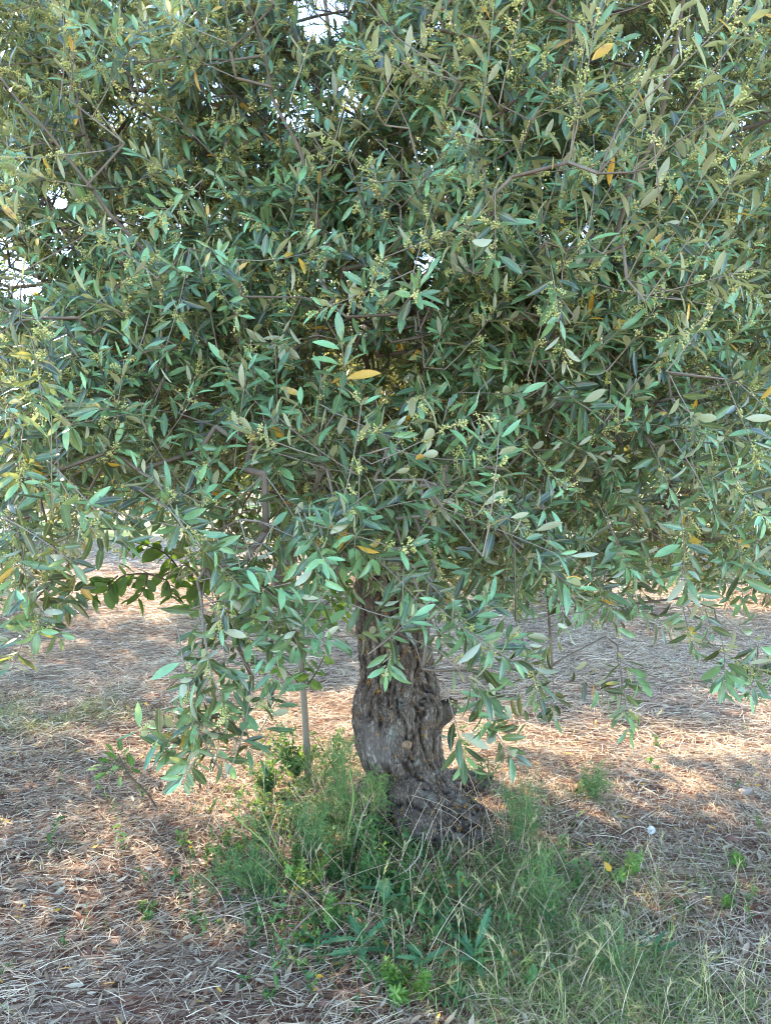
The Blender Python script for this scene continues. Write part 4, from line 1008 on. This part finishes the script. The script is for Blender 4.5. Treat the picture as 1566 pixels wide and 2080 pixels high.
# yellow-green stalks leaning left
def stalk(pts, r0, r1, label, name='flower_stalk', cat='stalk', tone=.95, mat=None, group=None, sides=6):
    b = MB(); s = spline(pts, 22); tube(b, s, np.linspace(r0, r1, 22) * (1 + .12 * rng.normal(size=22)), sides, (tone, 0, 0))
    return b.obj(name, mat or M_FENNEL, label=label, category=cat, group=group)
g1 = G(590, 1790)
stalk([g1, P(545, 1720, g1[1] - .03), P(490, 1670, g1[1] - .06), P(447, 1628, g1[1] - .1)], .0035, .002, 'thick yellow green stalk leaning left out of the weeds')
g2 = G(600, 1790)
stalk([g2, P(560, 1715, g2[1] + .02), P(530, 1640, g2[1] + .03), P(512, 1590, g2[1] + .03)], .003, .0015, 'thinner green stalk behind the yellow one')
g3_ = G(735, 1810)
stalk([g3_, P(708, 1700, 2.9), P(718, 1620, 2.9), P(708, 1560, 2.9)], .005, .003, 'upright pale green stalk left of the trunk base', tone=.7)
stalk([G(700, 1830), P(715, 1740, 2.8), P(735, 1660, 2.85), P(760, 1610, 2.85)], .004, .002, 'grey dry stalk leaning towards the trunk base', tone=.7, mat=M_TWIG)
# fallen sticks and arched twigs
def stick(pp, r0, r1, label, lift=.008, tone=.7, heights=None, forks=()):
    pts = []
    for k, (x, y) in enumerate(pp):
        g = G(x, y); h = lift if heights is None else heights[k]
        if h > .02:      # keep the picture position while lifted off the ground
            dd = g[1] * (CAM_Z - h) / CAM_Z; g = P(x, y, dd)
        else: g = g + [0, 0, h]
        pts.append(g)
    b = MB(); s = spline(pts, 30); tube(b, s, np.linspace(r0, r1, 30) * (1 + .1 * rng.normal(size=30)), 7, (tone, 0, 0))
    for (i, dx, dy, dz) in forks:
        e = s[i] + np.array([dx, dy, dz]); tube(b, spline([s[i], (s[i] + e) / 2 + [0, 0, .01], e], 6), np.linspace(r1, r1 * .6, 6), 5, (tone, 0, 0))
    b.obj('fallen_twig', M_TWIG, label=label, category='twig', group='dry twigs lying under the tree')
stick([(450, 1830), (540, 1828), (640, 1820), (690, 1812)], .007, .004, 'thick dark stick lying left of the weeds', tone=.35)
stick([(420, 1880), (500, 1840), (560, 1822), (620, 1832)], .0028, .002, 'thin arched twig crossing above the crooked one', heights=[.01, .05, .06, .02])
stick([(555, 1975), (590, 1900), (650, 1845), (720, 1835), (760, 1870)], .0035, .002, 'long crooked arched twig in the centre foreground', heights=[.005, .05, .08, .07, .02])
stick([(455, 1920), (520, 1965), (590, 1985), (640, 2020)], .0035, .002, 'straight grey twig lying in the left foreground', forks=((12, .05, .04, .01),))
stick([(735, 2015), (790, 2045), (860, 2085)], .0035, .003, 'grey twig at the bottom edge of the photo')
stick([(770, 1845), (810, 1785), (850, 1740), (860, 1690)], .0032, .0015, 'pale twig leaning up against the foot of the trunk', heights=[.01, .06, .12, .2], tone=.95)
stick([(830, 1845), (920, 1828), (1000, 1845), (1100, 1890)], .0045, .002, 'pale stick lying right of the weeds', tone=.7, forks=((10, .07, -.05, .01), (18, -.02, -.07, .01)))
stick([(1080, 1900), (1160, 1960), (1230, 2010)], .003, .0015, 'thin bent twig in the right foreground grass', tone=.9)
stick([(1230, 1770), (1290, 1830), (1330, 1880)], .003, .0015, 'dark slender twig standing in the straw at the right', tone=.3)
stick([(770, 1700), (850, 1745), (920, 1790), (960, 1830)], .0025, .0015, 'arching brown twig below the trunk', heights=[.03, .06, .05, .01], tone=.5)
stick([(190, 1990), (240, 2050), (300, 2075)], .003, .002, 'short twig in the lower left corner', tone=.6)
stick([(330, 1590), (420, 1640), (500, 1650)], .0025, .0015, 'fine dry twig beside the oak seedling', tone=.9)
# stones
for (x, y, r_, col_, lb_) in ((36, 1732, .022, 0, 'small flat reddish stone at the left edge of the ground'), (1516, 1612, .030, 1, 'pale stone in the straw near the right edge'), (1490, 1708, .026, 0, 'reddish stone below the pale one on the right'), (150, 1905, .02, 0, 'little red clod of earth in the lower left'), (660, 2040, .014, 0, 'dull brown stone at the bottom near the grey twigs')):
    sb_ = MB(); c_ = G(x, y); ico(sb_, c_ + [0, 0, r_ * .25], r_, squash=(1.3, 1, .55), n=9, jitter=.35, seed=x)
    sb_.obj('stone', M_STONE[col_], label=lb_, category='stone', group='small stones on the ground')
# seed head
sb = G(1262, 1700); t_ = thing('seed_head', sb, 'white fluffy seed head on a pale stalk lying on the straw at right', 'seed head'); a1, a2 = MB(), MB()
sc = P(1322, 1706, sb[1] - .02); sc[2] = max(sc[2], .035)
tube(a1, spline([sb + [0, 0, .01], (sb + sc) / 2 + [0, 0, .03], sc], 8), np.linspace(.002, .0015, 8), 5, (.9, 0, 0)); a1.obj('stalk', M_STRAW, t_)
m = 260; dd = norm(rng.normal(size=(m, 3))); add_ribbons(a2, np.tile(sc, (m, 1)), dd, np.full(m, .017), np.full(m, .0009), np.zeros((m, 3)), np.tile([[1.0, 0, 0]], (m, 1)), side=norm(np.cross(dd, [.2, 1, .3])), K=2, taper=False)
M_FLUFF = ramp_mat('fluff', [(0, (.8, .8, .78)), (1, (.85, .85, .82))], trans=.3)
a2.obj('fluff', M_FLUFF, t_)

# ================================================================= grass
def grass_mask(x, y):
    px, py, _ = project(np.stack([x, y, 0 * x], -1))
    def gs(cx, cy, a, b): return np.exp(-(((px - cx) / a) ** 2 + ((py - cy) / b) ** 2))
    m = 1.0 * gs(1180, 1990, 280, 110) + .8 * gs(950, 1880, 180, 80) + .6 * gs(1400, 2060, 200, 60) + .5 * gs(1080, 1760, 120, 60) + .55 * gs(620, 1720, 140, 110) + .45 * gs(60, 1450, 160, 45) + .3 * gs(280, 1480, 160, 40) + .2 * gs(780, 1840, 200, 100)
    m = m + .12 * gs(1300, 1800, 300, 120) + .1 * gs(40, 1760, 120, 60) + .18 * gs(1190, 1615, 60, 30)
    return np.clip(m, 0.012, 1) * np.clip(fnoise(x, y, 3.0, 8) * 1.7 - .25, .05, 1)
mb = MB()
N = 17000
xy = ground_scatter(N, 1.9, 6.5, grass_mask)
th = rng.uniform(0, 6.28, N); el = rng.uniform(.35, 1.45, N); L = rng.uniform(.03, .115, N) * np.clip(1.15 - .08 * xy[:, 1], .6, 1)
d = np.stack([np.cos(th) * np.cos(el), np.sin(th) * np.cos(el), np.sin(el)], 1)
p = np.stack([xy[:, 0], xy[:, 1], gh(xy[:, 0], xy[:, 1]) - .003], 1)
bend = np.stack([np.cos(th), np.sin(th), -.6 * np.ones(N)], 1) * (L * rng.uniform(.1, .7, N))[:, None]
t = np.clip(rng.normal(.55, .3, N), 0, 1)
add_ribbons(mb, p, d, L, rng.uniform(.0016, .0036, N), bend, np.stack([t, 0 * t, 0 * t], 1), side=norm(np.stack([rng.normal(size=N), rng.normal(size=N), rng.normal(0, .2, N)], 1)), K=5)
# background grass at right, farther off
N = 9000
y = rng.uniform(9.5, 16, N); x = rng.uniform(.5, 9, N); k = fnoise(x, y, .5, 4) + (y - 9.5) * .08 + (x - 2) * .05 > .62; x, y = x[k], y[k]; N = len(x)
L = rng.uniform(.08, .3, N); p = np.stack([x, y, gh(x, y)], 1); d = np.stack([rng.normal(0, .3, N), rng.normal(0, .3, N), np.ones(N)], 1); t = np.clip(rng.normal(.45, .25, N), 0, 1)
add_ribbons(mb, p, d, L, rng.uniform(.006, .012, N), rng.normal(0, .05, (N, 3)), np.stack([t, 0 * t, 0 * t], 1), side=norm(np.stack([np.ones(N), rng.normal(0, .4, N), 0 * x], 1)), K=3)
mb.obj('grass', M_GRASS, smooth=False, kind='stuff', label='fresh green grass with wild oats growing through the straw', category='grass')
# dry stalks among the weeds
mb = MB(); N = 620
def dry_mask(x, y):
    px, py, _ = project(np.stack([x, y, 0 * x], -1))
    def gs(cx, cy, a, b): return np.exp(-(((px - cx) / a) ** 2 + ((py - cy) / b) ** 2))
    return np.clip(gs(620, 1720, 170, 130) + gs(800, 1850, 200, 110) + .7 * gs(1000, 1700, 90, 90) + .6 * gs(1200, 1950, 250, 100), .003, 1)
xy = ground_scatter(N, 2.0, 4.8, dry_mask)
for x, y in xy:
    b = np.array([x, y, float(gh(x, y)) - .003]); h = rng.uniform(.06, .24); s = near_seg(b, h, rng.normal(0, .10, 2), 7, .12)
    tube(mb, s, np.linspace(.0012, .0005, 7), 3, (np.clip(rng.normal(.55, .25), 0, 1), 0, 0))
mb.obj('dry_stalks', M_STRAW, kind='stuff', label='thin dry stalks standing and leaning among the weeds', category='dry grass')
# low mixed ground cover filling the weedy patch
mb = MB()
N = 780
def cover_mask(x, y):
    px, py, _ = project(np.stack([x, y, 0 * x], -1))
    def gs(cx, cy, a, b): return np.exp(-(((px - cx) / a) ** 2 + ((py - cy) / b) ** 2))
    return np.clip(gs(640, 1790, 170, 110) + gs(820, 1880, 180, 110) + .7 * gs(600, 1660, 90, 60) + .5 * gs(1000, 1950, 160, 90) + .3 * gs(1100, 1780, 120, 50), 0.004, 1)
xy = ground_scatter(N, 2.0, 4.6, cover_mask)
pp, aa, nn_, LL, WW, tt_ = [], [], [], [], [], []
for x, y in xy:
    z0 = float(gh(x, y)); h = rng.uniform(.02, .11); s = near_seg(np.array([x, y, z0 - .004]), h, rng.normal(0, .03, 2), 5)
    tube(mb, s, np.linspace(.0012, .0006, 5), 3, (.4, 0, 0), 1); L0 = rng.uniform(.010, .034); wr = rng.uniform(.22, .6); tn = rng.random()
    for j in range(1, 5):
        for q_ in range(int(rng.integers(2, 5))):
            pp.append(s[j]); aa.append(rng.normal(0, 1, 3) + [0, 0, .25]); nn_.append(rng.normal(0, .35, 3) + [0, 0, 1]); LL.append(L0 * rng.uniform(.7, 1.2)); WW.append(LL[-1] * wr); tt_.append(np.clip(tn + rng.normal(0, .15), 0, 1))
n_ = len(pp); add_leaves(mb, T_MID, np.array(pp), np.array(aa), np.array(nn_), np.array(LL), np.array(WW), rng.normal(.15, .2, n_), np.stack([np.array(tt_), (rng.random(n_) < .012) * .9], 1))
mb.obj('ground_cover', [M_WEED, M_FENNEL], kind='stuff', label='low tangle of small leafy weeds around and before the trunk', category='ground cover')
# wild oat / barley ears
mb = MB()
N = 150
xy = ground_scatter(N, 1.95, 4.5, lambda x, y: grass_mask(x, y) ** .8)
for x, y in xy:
    b = np.array([x, y, float(gh(x, y))]); h = rng.uniform(.07, .19); s = near_seg(b, h, rng.normal(0, .06, 2), 7)
    tn = np.clip(rng.normal(.85, .15), 0, 1)
    tube(mb, s, np.linspace(.0011, .0006, 7), 3, (tn, 0, 0))
    m = int(rng.integers(6, 14)); tp = s[-1]; tg = norm(s[-1] - s[-3] + [0, 0, -.01]); off = np.linspace(0, .035, m)
    pos = tp - tg * off[:, None]; dd = norm(tg + rng.normal(0, .4, (m, 3)))
    add_ribbons(mb, pos, dd, rng.uniform(.012, .024, m), np.full(m, .003), np.zeros((m, 3)), np.tile([[tn, 0, 0]], (m, 1)), side=norm(np.cross(dd, [.1, 1, .2])), K=3)
    add_ribbons(mb, pos, dd, rng.uniform(.03, .05, m), np.full(m, .0006), np.zeros((m, 3)), np.tile([[1.0, 0, 0]], (m, 1)), side=norm(np.cross(dd, [.1, 1, .2])), K=2)
mb.obj('wild_barley', M_GRASS, smooth=False, kind='stuff', label='dry bristly grass ears standing in the right foreground', category='grass')

# far wood closing the field
mb = MB(); N = 26000
x = rng.uniform(-60, 60, N); base = 30 + 6 * fnoise(x, 0 * x, .1, 2); top = 2.0 + 2.2 * fnoise(x, 0 * x, .18, 6) + 1.0 * fnoise(x, 0 * x, .6, 1)
z = rng.random(N) ** .8 * top + .2; y = base + rng.uniform(-2, 2, N)
a = norm(rng.normal(size=(N, 3))); nn = norm(rng.normal(size=(N, 3)) + [0, -.6, .8]); L = rng.uniform(.25, .5, N)
add_leaves(mb, T_FAR, np.stack([x, y, z + gh(x, y)], 1), a, nn, L, L * .6, 0 * L, np.stack([rng.random(N), 0 * L], 1))
mb.obj('far_trees', M_FARLEAF, kind='stuff', label='far row of green trees closing the grove behind', category='trees')
